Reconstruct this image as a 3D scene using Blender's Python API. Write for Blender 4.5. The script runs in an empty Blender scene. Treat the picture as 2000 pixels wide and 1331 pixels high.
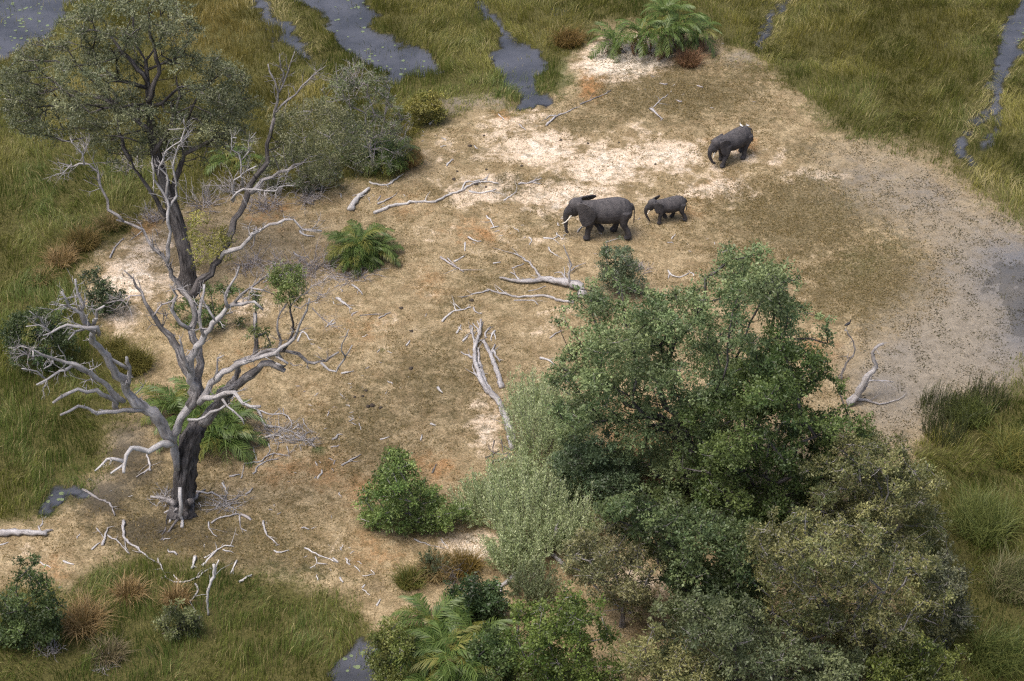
import bpy, math, random
import numpy as np
from mathutils import Vector, Matrix

# ------------------------------------------------------------------ camera, sky, sun, exposure
S = bpy.context.scene
C = S.collection
CAM_H, DEP, LENS = 70.0, math.radians(38.0), 70.0
cam = bpy.data.objects.new('camera', bpy.data.cameras.new('camera'))
C.objects.link(cam)
cam.location = (0, 0, CAM_H)
cam.rotation_euler = (math.pi / 2 - DEP, 0, 0)
cam.data.lens = LENS
cam.data.sensor_width = 36.0
cam.data.clip_end = 20000
cam.data.clip_start = 1
S.camera = cam

SUN_EL, SUN_AZ = math.radians(68), math.radians(-122)      # azimuth measured from +Y towards +X
w = bpy.data.worlds.new('World')
S.world = w
w.use_nodes = True
nt = w.node_tree
sky = nt.nodes.new('ShaderNodeTexSky')
sky.sky_type = 'NISHITA'
sky.sun_disc = False
sky.sun_elevation = SUN_EL
sky.sun_rotation = SUN_AZ
sky.dust_density = 6.0
sky.air_density = 1.0
sky.ozone_density = 1.0
nt.links.new(sky.outputs[0], nt.nodes['Background'].inputs[0])
nt.nodes['Background'].inputs[1].default_value = 0.12
sun = bpy.data.objects.new('sun', bpy.data.lights.new('sun', 'SUN'))
C.objects.link(sun)
sun.data.energy = 1.5
sun.data.angle = math.radians(28)
sun.data.color = (1.0, 0.965, 0.92)
sd = Vector((math.sin(SUN_AZ) * math.cos(SUN_EL), math.cos(SUN_AZ) * math.cos(SUN_EL), math.sin(SUN_EL)))
sun.rotation_euler = sd.to_track_quat('Z', 'Y').to_euler()
S.view_settings.view_transform = 'Standard'
S.view_settings.look = 'None'
S.view_settings.exposure = 0.66
S.view_settings.gamma = 1.0
S.render.engine = 'CYCLES'
S.cycles.max_bounces = 6
S.cycles.diffuse_bounces = 3
S.cycles.transparent_max_bounces = 4
S.cycles.use_denoising = False
S.cycles.filter_width = 1.3
S.cycles.use_adaptive_sampling = False

# ------------------------------------------------------------------ helpers: photograph geometry
FPX = 2000 * LENS / 36.0
cD, sD = math.cos(DEP), math.sin(DEP)


def ray(px, py):
    u = (np.asarray(px, float) - 1000) / FPX
    v = (665.5 - np.asarray(py, float)) / FPX
    return u, cD + v * sD, -sD + v * cD


def at(px, py, Y):
    """point on the vertical plane at depth Y"""
    dx, dy, dz = ray(px, py)
    t = Y / dy
    return np.array((dx * t, Y + 0 * t, CAM_H + dz * t))


def flat(px, py, z=0.0):
    dx, dy, dz = ray(px, py)
    t = (z - CAM_H) / dz
    return dx * t, dy * t


def to_px(x, y, z=0.0):
    rz = z - CAM_H
    f = y * cD - rz * sD
    return 1000 + FPX * x / f, 665.5 - FPX * (y * sD + rz * cD) / f


def mpp(x, y, z=0.0):
    return (y * cD - (z - CAM_H) * sD) / FPX


# ------------------------------------------------------------------ helpers: noise
def hsh(i, j, s):
    h = (i.astype(np.int64) * 374761393 + j.astype(np.int64) * 668265263 + s * 974634777) & 0xFFFFFFFF
    h = ((h ^ (h >> 13)) * 1274126177) & 0xFFFFFFFF
    return ((h ^ (h >> 16)) & 0xFFFF) / 65535.0


def vn(x, y, s=0):
    x = np.asarray(x, float); y = np.asarray(y, float)
    i = np.floor(x); j = np.floor(y)
    fx = x - i; fy = y - j
    fx = fx * fx * (3 - 2 * fx); fy = fy * fy * (3 - 2 * fy)
    a = hsh(i, j, s); b = hsh(i + 1, j, s); c = hsh(i, j + 1, s); d = hsh(i + 1, j + 1, s)
    return (a * (1 - fx) + b * fx) * (1 - fy) + (c * (1 - fx) + d * fx) * fy


def fbm(x, y, s=0, o=4):
    v = 0; a = 0.5; t = 0
    for k in range(o):
        v = v + a * vn(x, y, s + k * 17); t += a; a *= 0.5
        x = x * 2.03 + 11.3; y = y * 2.03 - 7.1
    return v / t


def sstep(a, b, x):
    t = np.clip((x - a) / (b - a), 0, 1)
    return t * t * (3 - 2 * t)


# ------------------------------------------------------------------ helpers: meshes and objects
def new_obj(name, me, parent=None):
    o = bpy.data.objects.new(name, me)
    C.objects.link(o)
    if parent is not None:
        o.parent = parent
        if parent.type == 'EMPTY' or parent.matrix_basis != Matrix():
            o.matrix_parent_inverse = parent.matrix_basis.inverted()
    return o


def tag(o, label=None, cat=None, group=None, kind=None):
    if label: o['label'] = label
    if cat: o['category'] = cat
    if group: o['group'] = group
    if kind: o['kind'] = kind
    return o


def thing(name, loc, label, cat, group=None):
    o = bpy.data.objects.new(name, None)
    C.objects.link(o)
    o.location = loc
    o.empty_display_size = 0.3
    return tag(o, label, cat, group)


def poly_mesh(name, V, F, mat, col=None, smooth=False):
    """V (n,3), F (m,k) constant polygon size; col (n,3) point colours"""
    V = np.asarray(V, np.float32); F = np.asarray(F, np.int32)
    me = bpy.data.meshes.new(name)
    m, k = F.shape
    me.vertices.add(len(V)); me.vertices.foreach_set('co', V.ravel())
    me.loops.add(m * k); me.loops.foreach_set('vertex_index', F.ravel())
    me.polygons.add(m)
    me.polygons.foreach_set('loop_start', np.arange(0, m * k, k, dtype=np.int32))
    if smooth:
        me.polygons.foreach_set('use_smooth', np.ones(m, bool))
    if col is not None:
        a = me.attributes.new('col', 'FLOAT_COLOR', 'POINT')
        c4 = np.ones((len(V), 4), np.float32); c4[:, :3] = col
        a.data.foreach_set('color', c4.ravel())
    me.update(calc_edges=True)
    if mat: me.materials.append(mat)
    return me


def spline(P, step):
    """Catmull-Rom resampling of control points"""
    P = np.asarray(P, float)
    if len(P) < 2: return P
    Q = np.vstack([2 * P[0] - P[1], P, 2 * P[-1] - P[-2]])
    out = []
    for i in range(1, len(Q) - 2):
        L = np.linalg.norm(Q[i + 1] - Q[i])
        n = max(1, int(round(L / step)))
        t = np.linspace(0, 1, n, endpoint=False)[:, None]
        a, b, c, d = Q[i - 1], Q[i], Q[i + 1], Q[i + 2]
        out.append(0.5 * ((2 * b) + (-a + c) * t + (2 * a - 5 * b + 4 * c - d) * t ** 2 + (-a + 3 * b - 3 * c + d) * t ** 3))
    out.append(P[-1:])
    return np.vstack(out)


class Tubes:
    def __init__(self):
        self.V = []; self.F = []; self.G = []; self.n = 0

    def add(self, P, R, sides=6, rough=0.0, rng=None, squash=None):
        P = np.asarray(P, float); n = len(P)
        if n < 2: return
        R = np.broadcast_to(np.asarray(R, float), (n,)).copy()
        T = np.gradient(P, axis=0)
        T /= np.linalg.norm(T, axis=1)[:, None] + 1e-9
        ref = np.array((0, 0, 1.0)) if abs(T[0, 2]) < 0.9 else np.array((1.0, 0, 0))
        N = np.zeros_like(P)
        prev = ref
        for i in range(n):
            v = prev - T[i] * prev.dot(T[i])
            l = np.linalg.norm(v)
            if l < 1e-6: v = np.array((0.3, 0.7, 0.2)); v -= T[i] * v.dot(T[i]); l = np.linalg.norm(v)
            prev = v / l; N[i] = prev
        B = np.cross(T, N)
        a = np.linspace(0, 2 * math.pi, sides, endpoint=False)
        rr = R[:, None] * np.ones((n, sides))
        if rough and rng is not None:
            k = rng.normal(0, rough, (n, sides)); rr = rr * (1 + k)
            lob = rng.normal(0, rough, (sides,)); rr = rr * (1 + lob[None, :])
        ring = P[:, None, :] + rr[:, :, None] * (np.cos(a)[None, :, None] * N[:, None, :] + np.sin(a)[None, :, None] * B[:, None, :])
        V = ring.reshape(-1, 3)
        off = (self.n * 0.137) % 50.0
        arc = np.concatenate([[0], np.cumsum(np.linalg.norm(np.diff(P, axis=0), axis=1))])
        rg = np.maximum(R, 0.03)[:, None]
        gr = np.stack([rg * np.cos(a)[None] + off, rg * np.sin(a)[None] - off * 0.7, np.repeat(arc[:, None], sides, 1) + off], -1).reshape(-1, 3)
        self.G.append(gr)
        i = np.arange(n - 1)[:, None] * sides; j = np.arange(sides)[None, :]; j2 = (j + 1) % sides
        F = np.stack([i + j, i + j2, i + sides + j2, i + sides + j], -1).reshape(-1, 4)
        n0 = self.n
        self.V.append(V); self.F.append(F + n0); self.n += len(V)
        # end caps
        for e, ring_i in ((0, 0), (1, n - 1)):
            c = P[ring_i] + (T[ring_i] * R[ring_i] * (0.25 if e else -0.25))
            self.V.append(c[None]); self.G.append(gr[ring_i * sides][None]); ci = self.n; self.n += 1
            base = n0 + ring_i * sides
            jj = np.arange(sides); k2 = (jj + 1) % sides
            f = np.stack([base + jj, base + k2, np.full(sides, ci), np.full(sides, ci)], -1)
            if e == 0: f = f[:, [1, 0, 2, 3]]
            self.F.append(np.stack([f[:, 0], f[:, 1], f[:, 2], f[:, 2]], -1))

    def mesh(self, name, mat, smooth=True):
        V = np.vstack(self.V); F = np.vstack(self.F)
        tri = F[:, 2] == F[:, 3]
        Q = F[~tri]; T3 = F[tri][:, :3]
        me = bpy.data.meshes.new(name)
        me.vertices.add(len(V)); me.vertices.foreach_set('co', V.astype(np.float32).ravel())
        L = np.concatenate([Q.ravel(), T3.ravel()]).astype(np.int32)
        me.loops.add(len(L)); me.loops.foreach_set('vertex_index', L)
        m = len(Q) + len(T3)
        me.polygons.add(m)
        st = np.concatenate([np.arange(len(Q)) * 4, len(Q) * 4 + np.arange(len(T3)) * 3]).astype(np.int32)
        me.polygons.foreach_set('loop_start', st)
        me.polygons.foreach_set('use_smooth', np.full(m, smooth))
        ga = me.attributes.new('grain', 'FLOAT_VECTOR', 'POINT'); ga.data.foreach_set('vector', np.vstack(self.G).astype(np.float32).ravel())
        me.update(calc_edges=True)
        me.materials.append(mat)
        return me


# ------------------------------------------------------------------ materials
def new_mat(name):
    m = bpy.data.materials.new(name); m.use_nodes = True
    n = m.node_tree.nodes; l = m.node_tree.links
    b = n['Principled BSDF']
    return m, n, l, b


def N_noise(n, l, vec, scale, detail=5, rough=0.6, dist=0.0):
    t = n.new('ShaderNodeTexNoise')
    t.inputs['Scale'].default_value = scale
    t.inputs['Detail'].default_value = detail
    t.inputs['Roughness'].default_value = rough
    t.inputs['Distortion'].default_value = dist
    if vec is not None: l.new(vec, t.inputs['Vector'])
    return t.outputs['Fac']


def N_map(n, l, x, a, b, c=0.0, d=1.0, smooth=True):
    t = n.new('ShaderNodeMapRange')
    t.interpolation_type = 'SMOOTHSTEP' if smooth else 'LINEAR'
    l.new(x, t.inputs['Value'])
    t.inputs['From Min'].default_value = a; t.inputs['From Max'].default_value = b
    t.inputs['To Min'].default_value = c; t.inputs['To Max'].default_value = d
    return t.outputs['Result']


def N_math(n, l, op, a, b=None):
    t = n.new('ShaderNodeMath'); t.operation = op
    for i, v in enumerate((a, b)):
        if v is None: continue
        if isinstance(v, (int, float)): t.inputs[i].default_value = v
        else: l.new(v, t.inputs[i])
    return t.outputs[0]


def N_mix(n, l, f, a, b, typ='MIX'):
    t = n.new('ShaderNodeMix'); t.data_type = 'RGBA'; t.blend_type = typ
    for s, v in (('Factor_Float', f), ('A_Color', a), ('B_Color', b)):
        i = [q for q in t.inputs if q.identifier == s][0]
        if isinstance(v, (int, float)): i.default_value = v
        elif isinstance(v, tuple): i.default_value = (*v, 1)
        else: l.new(v, i)
    return [q for q in t.outputs if q.identifier == 'Result_Color'][0]


def N_attr(n, name):
    t = n.new('ShaderNodeAttribute'); t.attribute_name = name
    return t


def N_bump(n, l, h, b, strength, dist):
    t = n.new('ShaderNodeBump')
    t.inputs['Strength'].default_value = strength; t.inputs['Distance'].default_value = dist
    l.new(h, t.inputs['Height']); l.new(t.outputs[0], b.inputs['Normal'])


def foliage_mat(name, trans=0.3, gloss=0.04):
    m, n, l, b = new_mat(name)
    n.remove(b)
    a = N_attr(n, 'col')
    d = n.new('ShaderNodeBsdfDiffuse'); t = n.new('ShaderNodeBsdfTranslucent'); g = n.new('ShaderNodeBsdfGlossy')
    g.inputs['Roughness'].default_value = 0.45
    l.new(a.outputs['Color'], d.inputs['Color'])
    hs = N_mix(n, l, 0.35, a.outputs['Color'], (0.20, 0.24, 0.04))
    l.new(hs, t.inputs['Color'])
    m1 = n.new('ShaderNodeMixShader'); m1.inputs[0].default_value = trans
    l.new(d.outputs[0], m1.inputs[1]); l.new(t.outputs[0], m1.inputs[2])
    m2 = n.new('ShaderNodeMixShader'); m2.inputs[0].default_value = gloss
    l.new(m1.outputs[0], m2.inputs[1]); l.new(g.outputs[0], m2.inputs[2])
    l.new(m2.outputs[0], n['Material Output'].inputs[0])
    return m


def bark_mat(name, dark, mid, light, bias=0.5, scale=2.5, stretch=0.12, bump=0.06, fine=26, crack=0.42):
    m, n, l, b = new_mat(name)
    gv = N_attr(n, 'grain').outputs['Vector']
    mp = n.new('ShaderNodeMapping'); mp.inputs['Scale'].default_value = (1, 1, stretch)
    l.new(gv, mp.inputs[0])
    mb = n.new('ShaderNodeMapping'); mb.inputs['Scale'].default_value = (1, 1, 0.45)
    l.new(gv, mb.inputs[0])
    big = N_noise(n, l, mb.outputs[0], scale, 5, 0.65, 0.5)
    fin = N_noise(n, l, mp.outputs[0], fine, 6, 0.7, 0.6)
    c = N_mix(n, l, N_map(n, l, big, bias - 0.12, bias + 0.12), mid, light)
    c = N_mix(n, l, N_map(n, l, fin, crack - 0.10, crack + 0.08), dark, c)
    l.new(c, b.inputs['Base Color'])
    b.inputs['Roughness'].default_value = 0.85
    b.inputs['Specular IOR Level'].default_value = 0.2
    N_bump(n, l, fin, b, 0.9, bump)
    return m


M = {}
M['leaf'] = foliage_mat('tree_leaves', 0.30, 0.03)
M['grass'] = foliage_mat('grass_blades', 0.25, 0.015)
M['frond'] = foliage_mat('palm_leaflets', 0.2, 0.03)
M['bleach'] = bark_mat('bleached_wood', (0.15, 0.135, 0.135), (0.29, 0.27, 0.265), (0.50, 0.48, 0.48), 0.50, 3.0, 0.10, 0.04, 22, 0.40)
M['white'] = bark_mat('sun_whitened_wood', (0.20, 0.18, 0.175), (0.40, 0.38, 0.37), (0.60, 0.58, 0.57), 0.50, 3.5, 0.12, 0.02, 26, 0.38)
M['bark'] = bark_mat('dark_furrowed_bark', (0.028, 0.025, 0.025), (0.10, 0.09, 0.088), (0.20, 0.185, 0.18), 0.55, 2.0, 0.10, 0.14, 9, 0.47)
M['midbark'] = bark_mat('weathered_grey_bark', (0.06, 0.055, 0.055), (0.17, 0.155, 0.15), (0.42, 0.395, 0.39), 0.50, 2.2, 0.10, 0.08, 14, 0.44)
M['twig'] = bark_mat('grey_twigs', (0.15, 0.13, 0.13), (0.28, 0.25, 0.25), (0.46, 0.43, 0.43), 0.5, 3.0, 0.3, 0.01)
M['root'] = bark_mat('charred_roots', (0.03, 0.027, 0.027), (0.11, 0.10, 0.10), (0.26, 0.24, 0.24), 0.55, 3, 0.3, 0.02)

# ------------------------------------------------------------------ layout masks traced on the ground
PX0, PY0, PST, PW, PH = -480, -320, 4, 740, 500
_gx, _gy = np.meshgrid(PX0 + PST * np.arange(PW), PY0 + PST * np.arange(PH))


def inpoly(x, y, P):
    r = np.zeros(np.shape(x), bool)
    n = len(P); j = n - 1
    for i in range(n):
        xi, yi = P[i]; xj, yj = P[j]
        c = ((yi > y) != (yj > y)) & (x < (xj - xi) * (y - yi) / ((yj - yi) or 1e-9) + xi)
        r ^= c; j = i
    return r


def blur(a, r):
    for _ in range(3):
        for ax in (0, 1):
            k = int(max(1, r))
            p = np.pad(a, [(k, k) if q == ax else (0, 0) for q in (0, 1)], mode='edge')
            c = np.cumsum(p, axis=ax)
            z = np.zeros_like(np.take(c, [0], axis=ax))
            c = np.concatenate([z, c], axis=ax)
            n = a.shape[ax]
            a = (np.take(c, range(2 * k + 1, 2 * k + 1 + n), axis=ax) - np.take(c, range(0, n), axis=ax)) / (2 * k + 1)
    return a


def mask(polys, soft, vals=None):
    a = np.zeros(_gx.shape)
    for i, P in enumerate(polys):
        a = np.where(inpoly(_gx, _gy, P), np.maximum(a, 1.0 if vals is None else vals[i]), a)
    return blur(a, soft / PST / 2) if soft else a


def blobs(L):
    """soft ellipses (x, y, rx, ry, value)"""
    a = np.zeros(_gx.shape)
    for x, y, rx, ry, v in L:
        d = ((_gx - x) / rx) ** 2 + ((_gy - y) / ry) ** 2
        a = np.maximum(a, v * np.exp(-d * 0.9))
    return a


def lane(L, soft):
    """strips along polylines ((x, y, halfwidth), ...)"""
    a = np.zeros(_gx.shape)
    for pts in L:
        for (x0, y0, w0), (x1, y1, w1) in zip(pts[:-1], pts[1:]):
            dx, dy = x1 - x0, y1 - y0
            t = np.clip(((_gx - x0) * dx + (_gy - y0) * dy) / (dx * dx + dy * dy), 0, 1)
            d = np.hypot(_gx - x0 - t * dx, _gy - y0 - t * dy)
            a = np.maximum(a, (d < w0 + (w1 - w0) * t) * 1.0)
    return blur(a, soft / PST / 2) if soft else a


def samp(a, px, py):
    u = np.clip((px - PX0) / PST, 0, PW - 1.001); v = np.clip((py - PY0) / PST, 0, PH - 1.001)
    i = u.astype(int); j = v.astype(int); fx = u - i; fy = v - j
    return (a[j, i] * (1 - fx) + a[j, i + 1] * fx) * (1 - fy) + (a[j + 1, i] * (1 - fx) + a[j + 1, i + 1] * fx) * fy


ISLAND = [(860, 225), (960, 205), (1000, 215), (1090, 200), (1108, 150), (1085, 118), (1150, 75), (1200, 40), (1390, 60), (1420, 115), (1470, 112), (1510, 147),
          (1555, 185), (1580, 217), (1601, 241), (1632, 273), (1702, 282), (1755, 297), (1825, 311), (1874, 343), (1895, 385), (1926, 422), (1965, 432), (2020, 440),
          (2080, 520), (2060, 640), (2010, 700), (1960, 740), (1880, 790), (1810, 840), (1780, 900), (1770, 1000), (1760, 1120), (1760, 1420), (1000, 1480), (800, 1440),
          (740, 1250), (712, 1200), (690, 1170), (600, 1145), (500, 1130), (430, 1108), (320, 1088), (230, 1085), (180, 1110), (135, 1180), (60, 1150), (-80, 1160), (-80, 1030),
          (0, 1022), (90, 1030), (140, 990), (190, 930), (225, 850), (300, 770), (225, 725), (215, 650), (150, 560), (155, 535), (215, 470), (270, 430), (420, 385),
          (560, 392), (700, 365), (790, 330), (835, 262)]
A_isl = mask([ISLAND], 16)
A_isl2 = mask([ISLAND], 64)
W_deep = np.maximum(mask([
    [(-300, -200), (250, -200), (140, 0), (115, 60), (70, 95), (0, 112), (-120, 150), (-300, 200)],
    [(560, -120), (720, -120), (702, 0), (732, 38), (748, 68), (825, 98), (840, 122), (874, 143), (825, 150), (769, 166), (737, 138), (700, 112), (640, 50), (612, 25), (590, 0)],
    [(965, 105), (1021, 80), (1056, 95), (1058, 147), (1044, 170), (1045, 190), (1088, 196), (1068, 213), (1021, 213), (1003, 196), (1020, 175), (986, 147)],
    [(1985, -60), (2100, -60), (2100, 60), (2002, 70), (1978, 119), (1956, 165), (1942, 210), (1926, 240), (1920, 225), (1938, 165), (1947, 115), (1965, 60), (1982, 7)],
    [(668, 1275), (700, 1240), (722, 1275), (735, 1340), (725, 1440), (630, 1440), (652, 1340)],
    ], 10), lane([[(925, -20, 5), (955, 25, 6), (990, 70, 9), (993, 90, 12)], [(1078, -20, 4), (1086, 40, 4)],
              [(497, -30, 8), (530, 40, 9), (570, 85, 8), (615, 125, 6)], [(520, 50, 4), (540, 120, 4)],
              [(1916, 210, 5), (1895, 245, 5), (1877, 290, 6), (1909, 318, 6)], [(1940, 215, 5), (1925, 300, 5)],
              [(1560, -30, 4), (1500, 60, 5), (1485, 95, 6)], [(88, 1006, 7), (112, 985, 13), (130, 968, 9), (165, 962, 6)], [(150, 975, 5), (185, 985, 4)]], 8))
W_flat = mask([[(1520, 322), (1600, 300), (1660, 283), (1760, 305), (1860, 350), (1890, 420), (1960, 438), (2100, 440), (2100, 740), (1900, 775), (1830, 815), (1810, 870), (1700, 870), (1640, 780),
                (1640, 690), (1745, 645), (1840, 570), (1850, 500), (1780, 440), (1660, 390)]], 120)
W_flat = np.maximum(W_flat, 0.8 * blobs([(890, 210, 60, 14, 1), (960, 200, 40, 16, 1), (1440, 115, 40, 16, .9), (250, 860, 60, 50, .8), (200, 960, 60, 40, .8)]))
W_blue = blobs([(1990, 520, 110, 90, .9), (2010, 630, 80, 110, .9), (1830, 380, 70, 36, .7), (1740, 760, 60, 40, .45), (1760, 690, 50, 30, .4), (1700, 350, 70, 30, .5), (1850, 520, 50, 60, .45)])
A_flatlane = lane([[(520, 0, 26), (575, 50, 22), (620, 110, 16)], [(1540, -10, 14), (1505, 55, 14), (1490, 90, 12)], [(1990, 60, 22), (1950, 150, 24), (1905, 230, 22), (1880, 290, 18)],
                   [(1870, 300, 16), (1960, 380, 14), (2040, 390, 14)]], 14)
A_sand = blobs([(1225, 118, 95, 40, 1.5), (1050, 290, 140, 50, .90), (1180, 330, 130, 50, .92), (1300, 310, 120, 45, .92), (1000, 240, 80, 34, .72), (960, 380, 120, 50, .80), (1110, 390, 160, 45, .90),
                (870, 300, 70, 50, .5), (1400, 370, 90, 34, .85), (1250, 270, 90, 25, .55), (1430, 300, 70, 30, .6), (860, 450, 60, 40, .45), (1460, 265, 40, 20, .62),
                (260, 560, 75, 85, .92), (300, 490, 60, 40, .8), (470, 600, 60, 40, .75), (230, 630, 50, 40, .85), (350, 570, 60, 50, .8), (950, 840, 40, 75, .85), (925, 1075, 65, 40, .95), (960, 1150, 40, 40, .5),
                (1240, 1150, 60, 60, .9), (640, 1060, 40, 40, .5), (60, 1085, 70, 30, .5), (1080, 640, 60, 50, .5), (760, 640, 80, 60, .36), (900, 640, 60, 60, .33), (1600, 350, 80, 16, .9), (1510, 315, 60, 20, .7),
                (820, 560, 60, 40, .42), (700, 590, 60, 40, .36), (1570, 560, 60, 80, .36), (1280, 980, 60, 60, .6), (1340, 960, 60, 60, .5), (1100, 560, 60, 40, .42), (600, 900, 50, 60, .25), (1000, 480, 130, 40, .45)])
A_olive = blobs([(1150, 200, 70, 25, .5), (1320, 190, 180, 55, 1.0), (1450, 150, 70, 50, .7), (1130, 240, 90, 25, .6), (1560, 430, 200, 90, .92), (1700, 560, 150, 90, 1.0), (1480, 520, 120, 60, .7),
                 (1650, 480, 120, 80, .6), (1580, 300, 60, 40, .55), (700, 850, 140, 130, .66), (850, 740, 120, 100, .62), (760, 480, 80, 70, .45), (960, 560, 120, 60, .5), (880, 600, 60, 40, .55),
                 (1060, 440, 60, 30, .5), (930, 300, 50, 30, .5), (860, 380, 50, 30, .45), (380, 1050, 200, 60, 1.1), (330, 960, 120, 70, .8), (430, 880, 60, 60, .6), (480, 1080, 160, 50, .9), (550, 1090, 160, 50, .7), (250, 1000, 90, 60, .8), (560, 1000, 100, 80, .5),
                 (800, 1010, 90, 60, .7), (1000, 370, 60, 25, .7), (1090, 360, 40, 20, .55), (840, 800, 120, 80, .5), (1480, 230, 80, 30, .5), (1420, 440, 120, 50, .5), (960, 700, 60, 60, .4), (620, 700, 60, 60, .42)])
A_dark = blobs([(250, 900, 90, 60, .9), (200, 980, 70, 50, 1.0), (300, 1040, 110, 40, .8), (400, 1050, 120, 35, .55), (330, 960, 60, 60, .5), (250, 830, 60, 40, .7), (110, 980, 60, 40, .9), (420, 1110, 120, 30, .6), (560, 1120, 120, 30, .45), (890, 215, 60, 14, .5), (1250, 60, 90, 30, .4), (720, 1150, 40, 40, .4)])
A_green = blobs([(1090, 130, 30, 60, 1), (880, 190, 70, 25, .9), (1680, 520, 80, 50, .35), (1740, 480, 70, 40, .35), (560, 1130, 120, 30, .5), (735, 678, 14, 7, .8), (615, 885, 10, 10, .9), (1600, 350, 50, 20, .3), (1650, 400, 60, 30, .3), (960, 215, 30, 20, .5)])
A_orange = blobs([(1160, 170, 35, 35, 1), (1440, 280, 50, 25, .8), (1400, 370, 60, 25, .6), (975, 225, 25, 12, .9), (640, 920, 70, 60, .55), (700, 960, 60, 60, .6), (850, 920, 60, 40, .6), (740, 1080, 90, 50, .5), (560, 920, 60, 60, .5),
                  (1280, 920, 160, 130, .7), (480, 700, 60, 60, .4), (800, 400, 60, 60, .35), (930, 460, 80, 40, .5), (1330, 410, 60, 40, .45), (700, 640, 100, 60, .35), (1600, 690, 60, 40, .5), (260, 440, 60, 30, .7), (520, 420, 80, 30, .5),
                  (110, 1120, 40, 40, .5), (840, 560, 60, 50, .4), (1240, 1190, 60, 60, .4), (620, 790, 60, 60, .35)])
A_rust = blobs([(420, 60, 160, 140, 1), (520, 190, 120, 80, .75), (250, 200, 200, 120, .8), (60, 110, 80, 40, .8), (0, 330, 60, 140, .5), (850, 60, 120, 80, .35), (1700, 60, 260, 80, .45), (1100, 60, 60, 60, .6), (520, 370, 160, 50, .8), (780, 290, 40, 50, .9), (330, 410, 120, 40, .8), (110, 480, 70, 40, .5),
                (1800, 230, 160, 80, .35), (1960, 300, 60, 80, .3)])
A_lush = blobs([(120, 380, 160, 110, .7), (80, 560, 120, 130, .8), (90, 800, 140, 140, .7), (400, 1180, 260, 90, 1.0), (500, 1270, 240, 110, .8), (300, 1290, 260, 90, .8), (120, 1280, 160, 80, .7), (900, 170, 100, 40, .7), (1980, 760, 80, 60, .5), (1960, 1200, 110, 200, .9), (1960, 950, 90, 120, .6), (1560, 180, 50, 60, .5), (1700, 270, 100, 24, .5)])


def warp_px(x, y):
    px, py = to_px(x, y)
    wx = (fbm(x * 0.5, y * 0.5, 5) - 0.5) * 56 + (fbm(x * 2.1, y * 2.1, 8, 3) - 0.5) * 26
    wy = (fbm(x * 0.5, y * 0.5, 9) - 0.5) * 36 + (fbm(x * 2.1, y * 2.1, 12, 3) - 0.5) * 18
    return px + wx, py + wy


def raw_height(x, y):
    px, py = warp_px(x, y)
    isl = samp(A_isl, px, py); deep = samp(W_deep, px, py); fl = samp(W_flat, px, py)
    h = 0.035 + 0.14 * (fbm(x * 0.7, y * 0.7, 31) - 0.5) + isl * (0.14 + 0.16 * (fbm(x * 0.25, y * 0.25, 3) - 0.5))
    h = h * (1 - np.clip(fl, 0, 1)) + np.clip(fl, 0, 1) * (0.045 + 0.05 * (fbm(x * 1.3, y * 1.3, 44, 5) - 0.5) - 0.085 * samp(W_blue, px, py))
    h = h - 0.45 * sstep(0.25, 0.8, deep)
    h = h + 0.5 * np.exp(-(((px - 270) / 90) ** 2 + ((py - 570) / 80) ** 2))
    return h


def span(a, b, step, far):
    m = np.arange(a, b + step * 0.5, step)
    g = np.cumsum(step * 1.7 ** np.arange(1, 15)); g = g[g < far]
    return np.concatenate([(a - g)[::-1], m, b + g])


GS = 0.30
xs = span(-46, 46, GS, 6000); ys = span(54, 146, GS, 6000)
GX, GY = np.meshgrid(xs, ys)
inside = (np.abs(GX) < 60) & (GY > 45) & (GY < 165)
GZ = np.where(inside, raw_height(np.clip(GX, -60, 60), np.clip(GY, 45, 165)), 0.03)


def gz(x, y):
    u = np.clip((np.asarray(x) + 46) / GS, 0, 92 / GS - 1.01); v = np.clip((np.asarray(y) - 54) / GS, 0, 92 / GS - 1.01)
    ox = int(np.searchsorted(xs, -46 - 1e-6)); oy = int(np.searchsorted(ys, 54 - 1e-6))
    i = u.astype(int); j = v.astype(int); fx = u - i; fy = v - j; i = i + ox; j = j + oy
    return (GZ[j, i] * (1 - fx) + GZ[j, i + 1] * fx) * (1 - fy) + (GZ[j + 1, i] * (1 - fx) + GZ[j + 1, i + 1] * fx) * fy


def G(px, py, up=0.0):
    """ground point below a pixel"""
    z = 0.1
    for _ in range(3):
        x, y = flat(px, py, z); z = float(gz(x, y))
    return np.array((float(x), float(y), z + up))


# ------------------------------------------------------------------ ground
nx, ny = len(xs), len(ys)
idx = np.arange(nx * ny).reshape(ny, nx)
F = np.stack([idx[:-1, :-1], idx[:-1, 1:], idx[1:, 1:], idx[1:, :-1]], -1).reshape(-1, 4)
V = np.stack([GX, GY, GZ], -1).reshape(-1, 3)


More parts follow.
